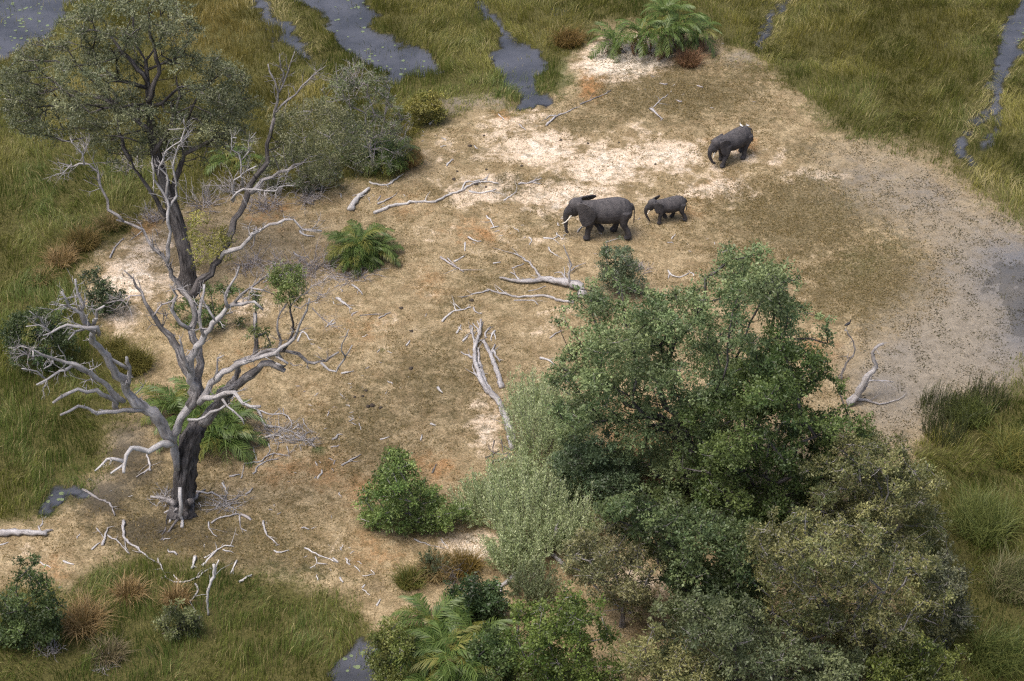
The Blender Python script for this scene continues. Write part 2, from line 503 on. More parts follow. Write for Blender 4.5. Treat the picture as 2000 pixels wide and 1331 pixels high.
def ground_mat():
    m, n, l, b = new_mat('island_soil')
    g = n.new('ShaderNodeNewGeometry'); P = g.outputs['Position']
    A = {k: N_attr(n, k).outputs['Fac'] for k in ('sand', 'olive', 'dark', 'green', 'orange', 'mud', 'blue', 'marsh', 'deep', 'rust')}
    n1 = N_noise(n, l, P, 0.75, 10, 0.74, 0.3)
    n2 = N_noise(n, l, P, 1.6, 9, 0.76, 0.2)
    n3 = N_noise(n, l, P, 6.0, 6, 0.85)
    n4 = N_noise(n, l, P, 10.0, 4, 0.8)

    def thr(a, nz, k, lo, hi):
        return N_map(n, l, N_math(n, l, 'ADD', a, N_math(n, l, 'MULTIPLY', N_math(n, l, 'SUBTRACT', nz, 0.5), k)), lo, hi)
    c = N_mix(n, l, N_map(n, l, n1, 0.35, 0.65), (0.245, 0.18, 0.10), (0.41, 0.322, 0.198))
    c = N_mix(n, l, thr(A['orange'], n2, 1.6, 0.2, 0.9), c, (0.40, 0.205, 0.085))
    c = N_mix(n, l, thr(A['sand'], n1, 2.4, 0.42, 0.82), c, (0.66, 0.53, 0.40))
    c = N_mix(n, l, thr(A['sand'], n2, 2.2, 0.72, 1.1), c, (0.78, 0.68, 0.57))
    n5 = N_noise(n, l, P, 2.6, 7, 0.72, 0.2)
    c = N_mix(n, l, N_math(n, l, 'MULTIPLY', N_map(n, l, n5, 0.47, 0.62), 0.62), c, (0.14, 0.112, 0.054))
    sp = N_map(n, l, n3, 0.40, 0.60)
    ol = N_math(n, l, 'MULTIPLY', thr(A['olive'], n2, 2.4, 0.18, 0.75), N_math(n, l, 'ADD', N_math(n, l, 'MULTIPLY', sp, 0.55), 0.45))
    c = N_mix(n, l, ol, c, (0.098, 0.080, 0.036))
    c = N_mix(n, l, N_math(n, l, 'MULTIPLY', thr(A['green'], n2, 1.2, 0.2, 0.9), 0.8), c, (0.085, 0.115, 0.045))
    mud = N_mix(n, l, N_map(n, l, n2, 0.38, 0.62), (0.195, 0.168, 0.13), (0.28, 0.24, 0.185))
    mud = N_mix(n, l, N_math(n, l, 'MULTIPLY', N_map(n, l, n5, 0.54, 0.64), 0.5), mud, (0.15, 0.13, 0.105))
    mud = N_mix(n, l, thr(A['blue'], n2, 0.9, 0.05, 1.15), mud, (0.135, 0.137, 0.148))
    c = N_mix(n, l, thr(A['mud'], n2, 0.7, 0.12, 0.9), c, mud)
    c = N_mix(n, l, N_math(n, l, 'MULTIPLY', thr(A['dark'], n2, 1.4, 0.2, 0.9), 0.85), c, (0.062, 0.052, 0.036))
    ms = N_mix(n, l, n2, (0.055, 0.056, 0.018), (0.12, 0.108, 0.034))
    c = N_mix(n, l, thr(A['marsh'], n2, 1.1, 0.2, 0.75), c, ms)
    c = N_mix(n, l, A['deep'], c, (0.045, 0.048, 0.058))
    c = N_mix(n, l, N_map(n, l, A['mud'], 0.2, 0.9, 1.0, 0.35), c, N_mix(n, l, 1.0, c, N_mix(n, l, N_map(n, l, n4, 0.32, 0.68), (0.52, 0.51, 0.47), (1.24, 1.24, 1.24)), 'MULTIPLY'))
    l.new(c, b.inputs['Base Color'])
    l.new(N_map(n, l, A['mud'], 0.3, 0.9, 0.95, 0.55), b.inputs['Roughness'])
    b.inputs['Specular IOR Level'].default_value = 0.25
    N_bump(n, l, N_math(n, l, 'ADD', n3, N_math(n, l, 'MULTIPLY', n4, 0.5)), b, 0.6, 0.06)
    return m


gm = poly_mesh('ground', V, F, ground_mat(), smooth=True)
wx, wy = warp_px(V[:, 0], V[:, 1])
inr = inside.ravel()
isl = np.where(inr, samp(A_isl, wx, wy), 0)
fl = np.where(inr, samp(W_flat, wx, wy), 0)
deep = np.where(inr, samp(W_deep, wx, wy), 0)
for k, v in (('sand', samp(A_sand, wx, wy)), ('olive', samp(A_olive, wx, wy)), ('dark', samp(A_dark, wx, wy)), ('green', samp(A_green, wx, wy)), ('orange', samp(A_orange, wx, wy)),
             ('mud', fl), ('blue', samp(W_blue, wx, wy)), ('marsh', np.where(inr, np.clip(1 - samp(A_isl2, wx, wy), 0, 1), 1) * (1 - 0.8 * np.clip(fl, 0, 1))), ('deep', sstep(.3, .8, deep)), ('rust', samp(A_rust, wx, wy))):
    a = gm.attributes.new(k, 'FLOAT', 'POINT')
    a.data.foreach_set('value', np.where(inr, v, 1.0 if k == 'marsh' else 0.0).astype(np.float32))
tag(new_obj('ground', gm), 'sandy island soil with dry turf, mud flat and marsh bed', 'ground', kind='structure')


# ------------------------------------------------------------------ water
def water_mat():
    m, n, l, b = new_mat('still_marsh_water')
    g = n.new('ShaderNodeNewGeometry')
    nz = N_noise(n, l, g.outputs['Position'], 2.2, 3, 0.5)
    big = N_noise(n, l, g.outputs['Position'], 0.35, 4, 0.6)
    l.new(N_mix(n, l, N_map(n, l, big, 0.3, 0.7), (0.06, 0.065, 0.078), (0.115, 0.12, 0.142)), b.inputs['Base Color'])
    b.inputs['Roughness'].default_value = 0.07
    N_bump(n, l, nz, b, 0.2, 0.02)
    t = n.new('ShaderNodeBsdfTransparent'); t.inputs[0].default_value = (0.86, 0.86, 0.85, 1)
    mx = n.new('ShaderNodeMixShader')
    l.new(N_map(n, l, N_attr(n, 'depth').outputs['Fac'], -0.02, 0.30, 0.0, 0.72, False), mx.inputs[0])
    l.new(t.outputs[0], mx.inputs[1]); l.new(b.outputs[0], mx.inputs[2])
    l.new(mx.outputs[0], n['Material Output'].inputs[0])
    return m


dense = (np.abs(GX) <= 46.01) & (GY >= 53.99) & (GY <= 146.01)
wet = (GZ < 0.03) & dense
cell = wet[:-1, :-1] | wet[1:, :-1] | wet[:-1, 1:] | wet[1:, 1:]
Fw = np.stack([idx[:-1, :-1], idx[:-1, 1:], idx[1:, 1:], idx[1:, :-1]], -1)[cell]
us, inv = np.unique(Fw, return_inverse=True)
Vw = np.stack([GX.ravel()[us], GY.ravel()[us], np.zeros(len(us))], -1)
wm = poly_mesh('water', Vw, inv.reshape(-1, 4), water_mat(), smooth=True)
da = wm.attributes.new('depth', 'FLOAT', 'POINT'); da.data.foreach_set('value', (-GZ.ravel()[us]).astype(np.float32))
tag(new_obj('water', wm), 'still slate grey marsh water in channels and shallows', 'water', kind='structure')

# ------------------------------------------------------------------ marsh grass (nobody could count it)
rng = np.random.default_rng(11)


def blades(X, Y, Z, H, W, az, lean, yaw, col):
    """bent blades of three triangles"""
    n = len(X)
    B = np.stack([X, Y, Z], -1)
    d = np.stack([np.cos(az), np.sin(az), np.zeros(n)], -1)
    s = np.stack([np.cos(yaw), np.sin(yaw), np.zeros(n)], -1) * (W * 0.5)[:, None]
    L = (H * lean)[:, None]
    up = np.array((0, 0, 1.0))
    mid = B + d * L * 0.35 + up * (H * 0.60)[:, None]
    tip = B + d * L + up * (H * np.clip(1.05 - 0.35 * lean, 0.25, 1.1))[:, None]
    V = np.stack([B - s, B + s, mid - s * 0.8, mid + s * 0.8, tip], 1).reshape(-1, 3)
    o = np.arange(n)[:, None, None] * 5
    F = (np.array([(0, 1, 3), (0, 3, 2), (2, 3, 4)])[None] + o).reshape(-1, 3)
    return V, F, np.repeat(col, 5, axis=0)


def lerp(a, b, t):
    return np.asarray(a) * (1 - t[:, None]) + np.asarray(b) * t[:, None]


NG = 790000
gx = rng.uniform(-44, 44, NG); gy = rng.uniform(58, 142, NG)
ppx, ppy = to_px(gx, gy)
keep = (ppx > -150) & (ppx < 2150) & (ppy > -130) & (ppy < 1480)
gx, gy = gx[keep], gy[keep]
qx, qy = warp_px(gx, gy)
i_ = samp(A_isl, qx, qy); dp = samp(W_deep, qx, qy); lanev = samp(A_flatlane, qx, qy)
i2 = samp(A_isl2, qx, qy)
dens = (1 - sstep(0.25, 0.85, i2 + (fbm(gx * 0.9, gy * 0.9, 66) - 0.5) * 0.9)) * (1 - 0.7 * sstep(0.6, 0.95, i_)) * (1 - 0.94 * sstep(0.35, 0.8, dp))
cl = fbm(gx * 1.1, gy * 1.1, 71)
dens *= np.clip(0.55 + 1.3 * (cl - 0.35), 0.25, 1) * (1 - 0.45 * lanev)
pond = blobs([(60, 60, 130, 70, 1)])
dens *= 1 - 0.3 * samp(pond, qx, qy)
keep = rng.random(len(gx)) < dens
gx, gy, qx, qy, cl, lanev, i2 = gx[keep], gy[keep], qx[keep], qy[keep], cl[keep], lanev[keep], i2[keep]
ppx, ppy = to_px(gx, gy)
n = len(gx)
rust = samp(A_rust, qx, qy); lush = samp(A_lush, qx, qy)
hue = np.clip(fbm(gx * 0.30, gy * 0.30, 81) * 2.6 - 0.85 + rng.normal(0, 0.20, n), 0, 1)
col = lerp((0.088, 0.120, 0.026), (0.212, 0.202, 0.048), hue)
col = col * (1 - rust[:, None] * 0.62) + np.asarray((0.205, 0.135, 0.042)) * rust[:, None] * 0.62
col = col * (1 - lush[:, None] * 0.8) + np.asarray((0.088, 0.13, 0.032)) * lush[:, None] * 0.8
straw = rng.random(n) < (0.10 + 0.4 * lanev)
col[straw] = np.asarray((0.36, 0.31, 0.14)) * rng.uniform(0.7, 1.1, (straw.sum(), 1))
col *= rng.uniform(0.72, 1.25, (n, 1))
big = fbm(gx * 0.28, gy * 0.28, 77, 3)
H = (0.27 + 0.85 * np.clip(cl - 0.2, 0, 0.7)) * (0.6 + 0.9 * big) * rng.uniform(0.6, 1.3, n) * (0.30 + 0.70 * (1 - sstep(0.05, 0.7, i2)))
flow = fbm(gx * 0.22, gy * 0.22, 91, 3) * 4 * math.pi + 0.6
az = flow + rng.normal(0, 0.55, n)
lean = np.clip(0.30 + 1.6 * (fbm(gx * 0.33, gy * 0.33, 95, 3) - 0.35) + rng.normal(0, 0.15, n), 0.05, 1.4) + lanev * 1.0
Wd = rng.uniform(0.018, 0.038, n)
yaw = rng.uniform(-0.9, 0.9, n)
bz = np.maximum(gz(gx, gy), -0.25) - 0.02
beds = [('the tall olive grass bed on the right beyond the elephants', (ppx > 1400) & (ppy < 700)),
        ('marsh grass between the water channels behind the clearing', (ppx > 640) & (ppx <= 1400) & (ppy < 500)),
        ('rusty brown marsh grass around the tall leafy tree', (ppx <= 640) & (ppy < 300)),
        ('green marsh grass along the left edge beside the dead tree', (ppx <= 640) & (ppy >= 300) & (ppy < 1060)),
        ('lush tangled grass bed in the bottom left corner', (ppx <= 1400) & (ppy >= 1060)),
        ('tussocky green grass along the lower right edge', (ppx > 1400) & (ppy >= 700))]
for lab, sel in beds:
    if sel.sum() < 10: continue
    Vg, Fg, Cg = blades(gx[sel], gy[sel], bz[sel], H[sel], Wd[sel], az[sel], lean[sel], yaw[sel], col[sel])
    lab = lab if not lab.startswith('the ') else lab[4:]
    tag(new_obj('marsh_grass', poly_mesh('marsh_grass', Vg, Fg, M['grass'], Cg)), lab, 'grass', kind='stuff')

# short turf of the clearing and weeds of the mud flat
n = 520000
gx = rng.uniform(-32, 34, n); gy = rng.uniform(66, 128, n)
qx, qy = warp_px(gx, gy)
ol = samp(A_olive, qx, qy) + 0.8 * samp(A_green, qx, qy); i_ = samp(A_isl, qx, qy); flt = samp(W_flat, qx, qy); dp = samp(W_deep, qx, qy)
fx_ = rng.uniform(10, 36, 90000); fy_ = rng.uniform(74, 118, 90000)
gx = np.concatenate([gx, fx_]); gy = np.concatenate([gy, fy_]); n = len(gx); qx, qy = warp_px(gx, gy)
ol = samp(A_olive, qx, qy) + 0.8 * samp(A_green, qx, qy); i_ = samp(A_isl, qx, qy); flt = samp(W_flat, qx, qy); dp = samp(W_deep, qx, qy)
pt = fbm(gx * 1.3, gy * 1.3, 131)
d1 = np.clip(ol + (pt - 0.5) * 2.2, 0, 1) * sstep(0.5, 0.8, i_) * (1 - np.clip(flt * 1.2, 0, 1)) * (dp < 0.3)
k1 = rng.random(n) < d1 * 0.85
d2 = np.clip((pt - 0.40) * 3.2, 0.03, 1) * sstep(0.12, 0.5, flt) * sstep(0.4, 0.7, i_) * (dp < 0.3)
k2 = (rng.random(n) < d2 * 0.5) & ~k1
for nm, lab, kk, ca, cb, hh, ww in (('turf', 'short dry turf patches over the sandy clearing', k1, (0.125, 0.095, 0.035), (0.25, 0.18, 0.075), (0.03, 0.08), (0.05, 0.11)),
                                    ('mud_flat_weeds', 'dark low weeds dotting the muddy shallows', k2, (0.055, 0.050, 0.040), (0.115, 0.105, 0.055), (0.02, 0.07), (0.07, 0.17))):
    x, y = gx[kk], gy[kk]; m_ = len(x)
    gr = samp(A_green, qx[kk], qy[kk])
    c_ = lerp(ca, cb, rng.random(m_)); c_ = c_ * (1 - gr[:, None] * .7) + np.asarray((0.10, 0.135, 0.045)) * gr[:, None] * .7
    h_ = rng.uniform(*hh, m_); w_ = rng.uniform(*ww, m_); a_ = rng.uniform(0, 6.28, m_); z_ = np.maximum(gz(x, y), -0.01)
    dx, dy = np.cos(a_) * w_ / 2, np.sin(a_) * w_ / 2
    lx, ly = rng.normal(0, 0.05, m_), rng.normal(0, 0.05, m_)
    Vt = np.stack([np.stack([x - dx, y - dy, z_ - 0.01], -1), np.stack([x + dx, y + dy, z_ - 0.01], -1), np.stack([x + lx, y + ly, z_ + h_], -1)], 1).reshape(-1, 3)
    Ft = np.arange(m_ * 3).reshape(-1, 3)
    tag(new_obj(nm, poly_mesh(nm, Vt, Ft, M['grass'], np.repeat(c_, 3, 0))), lab, 'grass', kind='stuff')


# ------------------------------------------------------------------ foliage builders
def leaves(Pc, D, L, Wd, col, rng, up=0.9):
    """rhombic leaves at points Pc pointing along D"""
    n = len(Pc)
    D = D / (np.linalg.norm(D, axis=1)[:, None] + 1e-9)
    R = rng.normal(0, 1, (n, 3)); R[:, 2] += up
    Sd = np.cross(D, R); Sd /= np.linalg.norm(Sd, axis=1)[:, None] + 1e-9
    l = L[:, None]; w_ = Wd[:, None]
    V = np.stack([Pc, Pc + D * l * 0.45 + Sd * w_ * 0.5, Pc + D * l, Pc + D * l * 0.45 - Sd * w_ * 0.5], 1).reshape(-1, 3)
    F = np.arange(n * 4).reshape(-1, 4)
    return V, F, np.repeat(col, 4, axis=0)


def crown_mesh(name, cen, rad, nleaf, L, Wd, pal, rng, droop=0.1, per=9, tw=0.45, flatz=0.62, shell=0.45, cvar=0.24, mat='leaf'):
    """leaf sprays around clump centres"""
    k = len(cen)
    vol = rad ** 2; pr = vol / vol.sum()
    nt = max(1, nleaf // per)
    ci = rng.choice(k, nt, p=pr)
    d = rng.normal(0, 1, (nt, 3)); d[:, 2] += 0.45; d /= np.linalg.norm(d, axis=1)[:, None]
    r = rad[ci] * (shell + (1 - shell) * rng.random(nt)) * (1 + rng.normal(0, 0.13, nt))
    tipb = cen[ci] + d * r[:, None] * np.array((1, 1, flatz))
    td = d * 0.8 + rng.normal(0, 0.55, (nt, 3)); td[:, 2] -= droop
    td /= np.linalg.norm(td, axis=1)[:, None]
    t = rng.uniform(-0.5, 0.5, (nt, per))
    Pl = tipb[:, None, :] + td[:, None, :] * (t * tw)[:, :, None] + rng.normal(0, 0.05, (nt, per, 3))
    Dl = td[:, None, :] * 0.6 + rng.normal(0, 0.7, (nt, per, 3))
    ca, cb = np.asarray(pal[0]), np.asarray(pal[1])
    cf = np.clip(rng.normal(0.5, 0.25, k)[ci] + rng.normal(0, 0.2, nt), 0, 1)
    br = (1 + rng.normal(0, cvar, k))[ci] * rng.uniform(0.72, 1.3, nt)
    c = (ca * (1 - cf[:, None]) + cb * cf[:, None]) * np.clip(br, 0.5, 1.6)[:, None]
    c = np.repeat(c[:, None, :], per, 1) * rng.uniform(0.8, 1.2, (nt, per, 1))
    m = nt * per
    V, F, Cc = leaves(Pl.reshape(-1, 3), Dl.reshape(-1, 3), L * np.clip(rng.lognormal(-.05, .32, m), .4, 1.8), Wd * np.clip(rng.lognormal(-.05, .30, m), .45, 1.7), c.reshape(-1, 3), rng)
    return poly_mesh(name, V, F, M[mat], Cc), tipb, ci


def grow(root_pts, cen, rng, wander=0.12, sag=0.0, seg=0.7):
    """greedy branching from a trunk polyline to the clump centres; returns nodes, parents, load"""
    nodes = [np.asarray(p, float) for p in root_pts]; par = [-1] + list(range(len(root_pts) - 1)); plen = [0.0]
    for i in range(1, len(nodes)): plen.append(plen[-1] + np.linalg.norm(nodes[i] - nodes[i - 1]))
    fork0 = max(1, len(root_pts) * 2 // 3)
    order = np.argsort(np.linalg.norm(cen - nodes[-1], axis=1))
    ends = []
    for ci in order:
        c = cen[ci]
        A = np.array(nodes[fork0:]); pl = np.array(plen[fork0:])
        d = np.linalg.norm(A - c, axis=1)
        cost = d + 0.35 * pl + np.where(A[:, 2] > c[2] + 0.4, 2.0, 0)
        j = int(np.argmin(cost)) + fork0
        a = nodes[j]; L = np.linalg.norm(c - a); k = max(1, int(L / seg)); p = j
        for q in range(1, k + 1):
            t = q / k
            pt = a + (c - a) * t + np.array((0, 0, 1)) * (0.18 * L * math.sin(math.pi * t) * (1 - t)) + (rng.normal(0, wander, 3) if q < k else 0)
            nodes.append(pt); par.append(p); plen.append(plen[p] + L / k); p = len(nodes) - 1
        ends.append(p)
    load = np.zeros(len(nodes))
    for e in ends:
        p = e
        while p >= 0: load[p] += 1; p = par[p]
    return nodes, par, load


def limb_tubes(nodes, par, load, r_tip, r_base, rng, skip=0, sides=6, big=None):
    """tubes for all chains after the first `skip` trunk nodes"""
    n = len(nodes); kids = [[] for _ in range(n)]
    for i, p in enumerate(par):
        if p >= 0: kids[p].append(i)
    ex = math.log(r_base / r_tip) / math.log(max(2, load.max()))
    R = r_tip * np.maximum(load, 1) ** ex
    T = Tubes()
    st = [(par[i] if par[i] >= 0 else i, i) for i in range(n) if (i == 0)]
    starts = [(0, None)]
    done = set()
    stack = [0]
    while stack:
        s = stack.pop()
        for k in sorted(kids[s], key=lambda q: -load[q]):
            if k in done: continue
            chain = [s, k]; done.add(k)
            while kids[chain[-1]]:
                ks = sorted([q for q in kids[chain[-1]] if q not in done], key=lambda q: -load[q])
                if not ks: break
                chain.append(ks[0]); done.add(ks[0])
            stack.extend(chain[1:])
            if chain[-1] < skip: continue
            P = np.array([nodes[q] for q in chain]); rr = R[chain].copy(); rr[0] = min(rr[0], rr[1] * 1.15)
            rr[-1] *= 0.6
            if big is not None and rr[0] > 0.055:
                B = Tubes(); B.add(P, rr, sides, 0.06, rng); big.append(B)
            else: T.add(P, rr, 4, 0.06, rng)
    return T


def polydist(x, y, P):
    d = np.full(np.shape(x), 1e9)
    for (x0, y0), (x1, y1) in zip(P, P[1:] + P[:1]):
        dx, dy = x1 - x0, y1 - y0
        t = np.clip(((x - x0) * dx + (y - y0) * dy) / (dx * dx + dy * dy + 1e-9), 0, 1)
        d = np.minimum(d, np.hypot(x - x0 - t * dx, y - y0 - t * dy))
    return d


def clumps(polys, Yc, ncl, rmin, rmax, depth, rng, lean=0.0, zmin=0.5, y_front=0.15, space=0.62):
    """clump centres filling a crown whose outline is known, with real depth around the plane Yc"""
    cen, rad = [], []
    tot = 0
    areas = []
    for P in polys:
        a = np.array(P); areas.append(abs(np.sum(a[:, 0] * np.roll(a[:, 1], 1) - a[:, 1] * np.roll(a[:, 0], 1))) / 2)
    areas = np.array(areas); areas /= areas.sum()
    for P, ar in zip(polys, areas):
        a = np.array(P); need = int(round(ncl * ar)); got = 0; tries = 0
        while got < need and tries < need * 60:
            tries += 1
            x = rng.uniform(a[:, 0].min(), a[:, 0].max()); y = rng.uniform(a[:, 1].min(), a[:, 1].max())
            if not inpoly(np.array([x]), np.array([y]), P)[0]: continue
            mp = mpp(0, Yc, 5)
            dm = float(polydist(np.array([x]), np.array([y]), P)[0]) * mp
            r = rng.uniform(rmin, rmax)
            if dm < 0.22 * rmin: continue
            r = min(r, max(rmin * 0.55, dm + 0.2))
            th = min(depth, math.sqrt(max(0.05, dm * 2.2 * depth)))
            dy = rng.uniform(-th, th * (1 - y_front))
            p = at(x, y, Yc + dy)
            if p[2] < zmin: continue
            if cen and tries < need * 45:
                dd = np.linalg.norm((np.array(cen) - p) * np.array((1, 1, 1.25)), axis=1)
                if np.any(dd < space * (np.array(rad) + r)): continue
            cen.append(p); rad.append(r); got += 1
        nb = int(need * 0.40)
        for _ in range(nb):
            e = rng.integers(len(P)); f = rng.random(); q0 = np.array(P[e]); q1 = np.array(P[(e + 1) % len(P)])
            pt = q0 + (q1 - q0) * f; mc = a.mean(0); ov = (pt - mc) / (np.linalg.norm(pt - mc) + 1e-6)
            r = rng.uniform(0.22, 0.50) * min(1.0, rmax)
            pt = pt + ov * rng.uniform(-0.5, 0.9) * rmin / mpp(0, Yc, 5)
            p = at(pt[0], pt[1], Yc + rng.uniform(-.3, .3) * depth)
            if p[2] < zmin: continue
            cen.append(p); rad.append(r)
    return np.array(cen), np.array(rad)


def twig_spray(cen, rad, tipb, ci, rng, n, r=0.012):
    T = Tubes()
    sel = rng.choice(len(tipb), min(n, len(tipb)), replace=False)
    for i in sel:
        a = cen[ci[i]]; b = tipb[i]
        mid = (a + b) / 2 + rng.normal(0, 0.12, 3) * rad[ci[i]]
        e = b + (b - a) * 0.15 + rng.normal(0, 0.08, 3)
        T.add(np.array([a, mid, e]), [r * 1.6, r, r * 0.4], 3)
    return T


def stuff(o):
    o['kind'] = 'stuff'
    return o


def add_limbs(t, nodes, par, load, tip_r, base_r, rng, skip, bark):
    big = []
    LT = limb_tubes(nodes, par, load, tip_r, base_r, rng, skip, big=big)
    for B in big: new_obj('limb', B.mesh('limb', M[bark]), t)
    if LT.n: stuff(new_obj('branchlets', LT.mesh('branchlets', M[bark]), t))


def make_tree(name, label, cat, base, polys, ncl, rr, depth, nleaf, L, W, pal, seed, lean=0.0, trunk_r=0.3, fork=None, bark='bark', twigs=200, twigmat='twig', droop=0.1,
              group=None, flatz=0.62, shell=0.45, wander=0.12, cvar=0.24, tw=0.45, per=9, zmin=0.6, tip_r=0.02, space=0.62):
    rng = np.random.default_rng(seed)
    b = G(*base)
    t = thing(name, b, label, cat, group)
    cen, rad = clumps(polys, b[1] + lean, ncl, rr[0], rr[1], depth, rng, zmin=b[2] + zmin, space=space)
    top = cen.mean(0)
    f = at(fork[0], fork[1], b[1] + lean * 0.4) if fork else b + (top - b) * 0.42
    tr = [b + np.array((0, 0, -0.25)), b + (f - b) * 0.33 + rng.normal(0, wander, 3), b + (f - b) * 0.68 + rng.normal(0, wander, 3), f, f + (top - f) * 0.35 + rng.normal(0, wander, 3)]
    tr = list(spline(tr, 0.8))
    nodes, par, load = grow(tr, cen, rng, wander)
    k = max(2, int(len(tr) * 0.66))
    P = np.array(tr[:k + 1]); R = np.linspace(trunk_r, trunk_r * 0.72, len(P)); R[0] = trunk_r * 1.5
    T = Tubes(); T.add(P, R, 9, 0.07, rng)
    new_obj('trunk', T.mesh('trunk', M[bark]), t)
    add_limbs(t, nodes, par, load, tip_r, trunk_r * 0.7, rng, k + 1, bark)
    me, tipb, ci = crown_mesh('crown', cen, rad, nleaf, L, W, pal, rng, droop, per, tw, flatz, shell, cvar)
    new_obj('crown', me, t)
    if twigs:
        stuff(new_obj('twigs', twig_spray(cen, rad, tipb, ci, rng, twigs).mesh('twigs', M[twigmat]), t))
    return t


# ------------------------------------------------------------------ the great half dead tree (traced limb by limb)
ZT = {'a': (0, 0), 'b': (0, 430), 'c': (0, 865), 'd': (650, 0), 'e': (650, 430), 'f': (1300, 430), 'g': (650, 865), 'h': (1300, 865), 'n': None}


def zpx(tagz, x, y):
    if tagz == 'n': return x, y
    ox, oy = ZT[tagz]
    return ox + x / 2.857, oy + y / 2.857


def traced(pts, tagz, Y, dy0, dy1, zmin=0.1):
    out = []
    n = len(pts)
    for i, (x, y) in enumerate(pts):
        px, py = zpx(tagz, x, y)
        p = at(px, py, Y + dy0 + (dy1 - dy0) * (i / max(1, n - 1)))
        if p[2] < zmin:
            g = G(px, py); p = g + np.array((0, 0, zmin * 0.5))
        out.append(p)
    return np.array(out)


def add_limb(T, P, r0, r1, rng, sides=8, twigs=0, tlen=1.0, kink=0.0):
    Q = spline(P, 0.45)
    n = len(Q)
    if kink: Q[1:-1] += rng.normal(0, kink, (n - 2, 3))
    t = np.linspace(0, 1, n)
    R = r0 * (1 - t) + r1 * t
    R = R * (1 + 0.10 * np.sin(np.arange(n) * 1.7 + rng.uniform(0, 6)))
    T.add(Q, R, sides, 0.10, rng)
    for _ in range(twigs):
        i = int(rng.uniform(0.35, 1.0) * (n - 1)); a = Q[i]
        tan = Q[min(n - 1, i + 1)] - Q[max(0, i - 1)]; tan /= np.linalg.norm(tan) + 1e-9
        d = tan * 0.6 + rng.normal(0, 0.6, 3); d[2] += 0.15; d /= np.linalg.norm(d)
        L = tlen * rng.uniform(0.35, 1.0)
        m = a + d * L * 0.5 + rng.normal(0, 0.12, 3) * L; d2 = d + rng.normal(0, 0.45, 3); e = m + d2 / np.linalg.norm(d2) * L * 0.5
        rt = min(R[i] * 0.40, 0.035)
        T.add(spline([a, m, e], 0.3), np.linspace(rt, rt * 0.3, len(spline([a, m, e], 0.3))), 5, 0.05, rng)
        for _k in range(2):
            e2 = m + (rng.normal(0, 0.6, 3) + d) * L * 0.35
            T.add(np.array([m, (m + e2) / 2 + rng.normal(0, .04, 3), e2]), [rt * 0.6, rt * 0.45, rt * 0.2], 4)


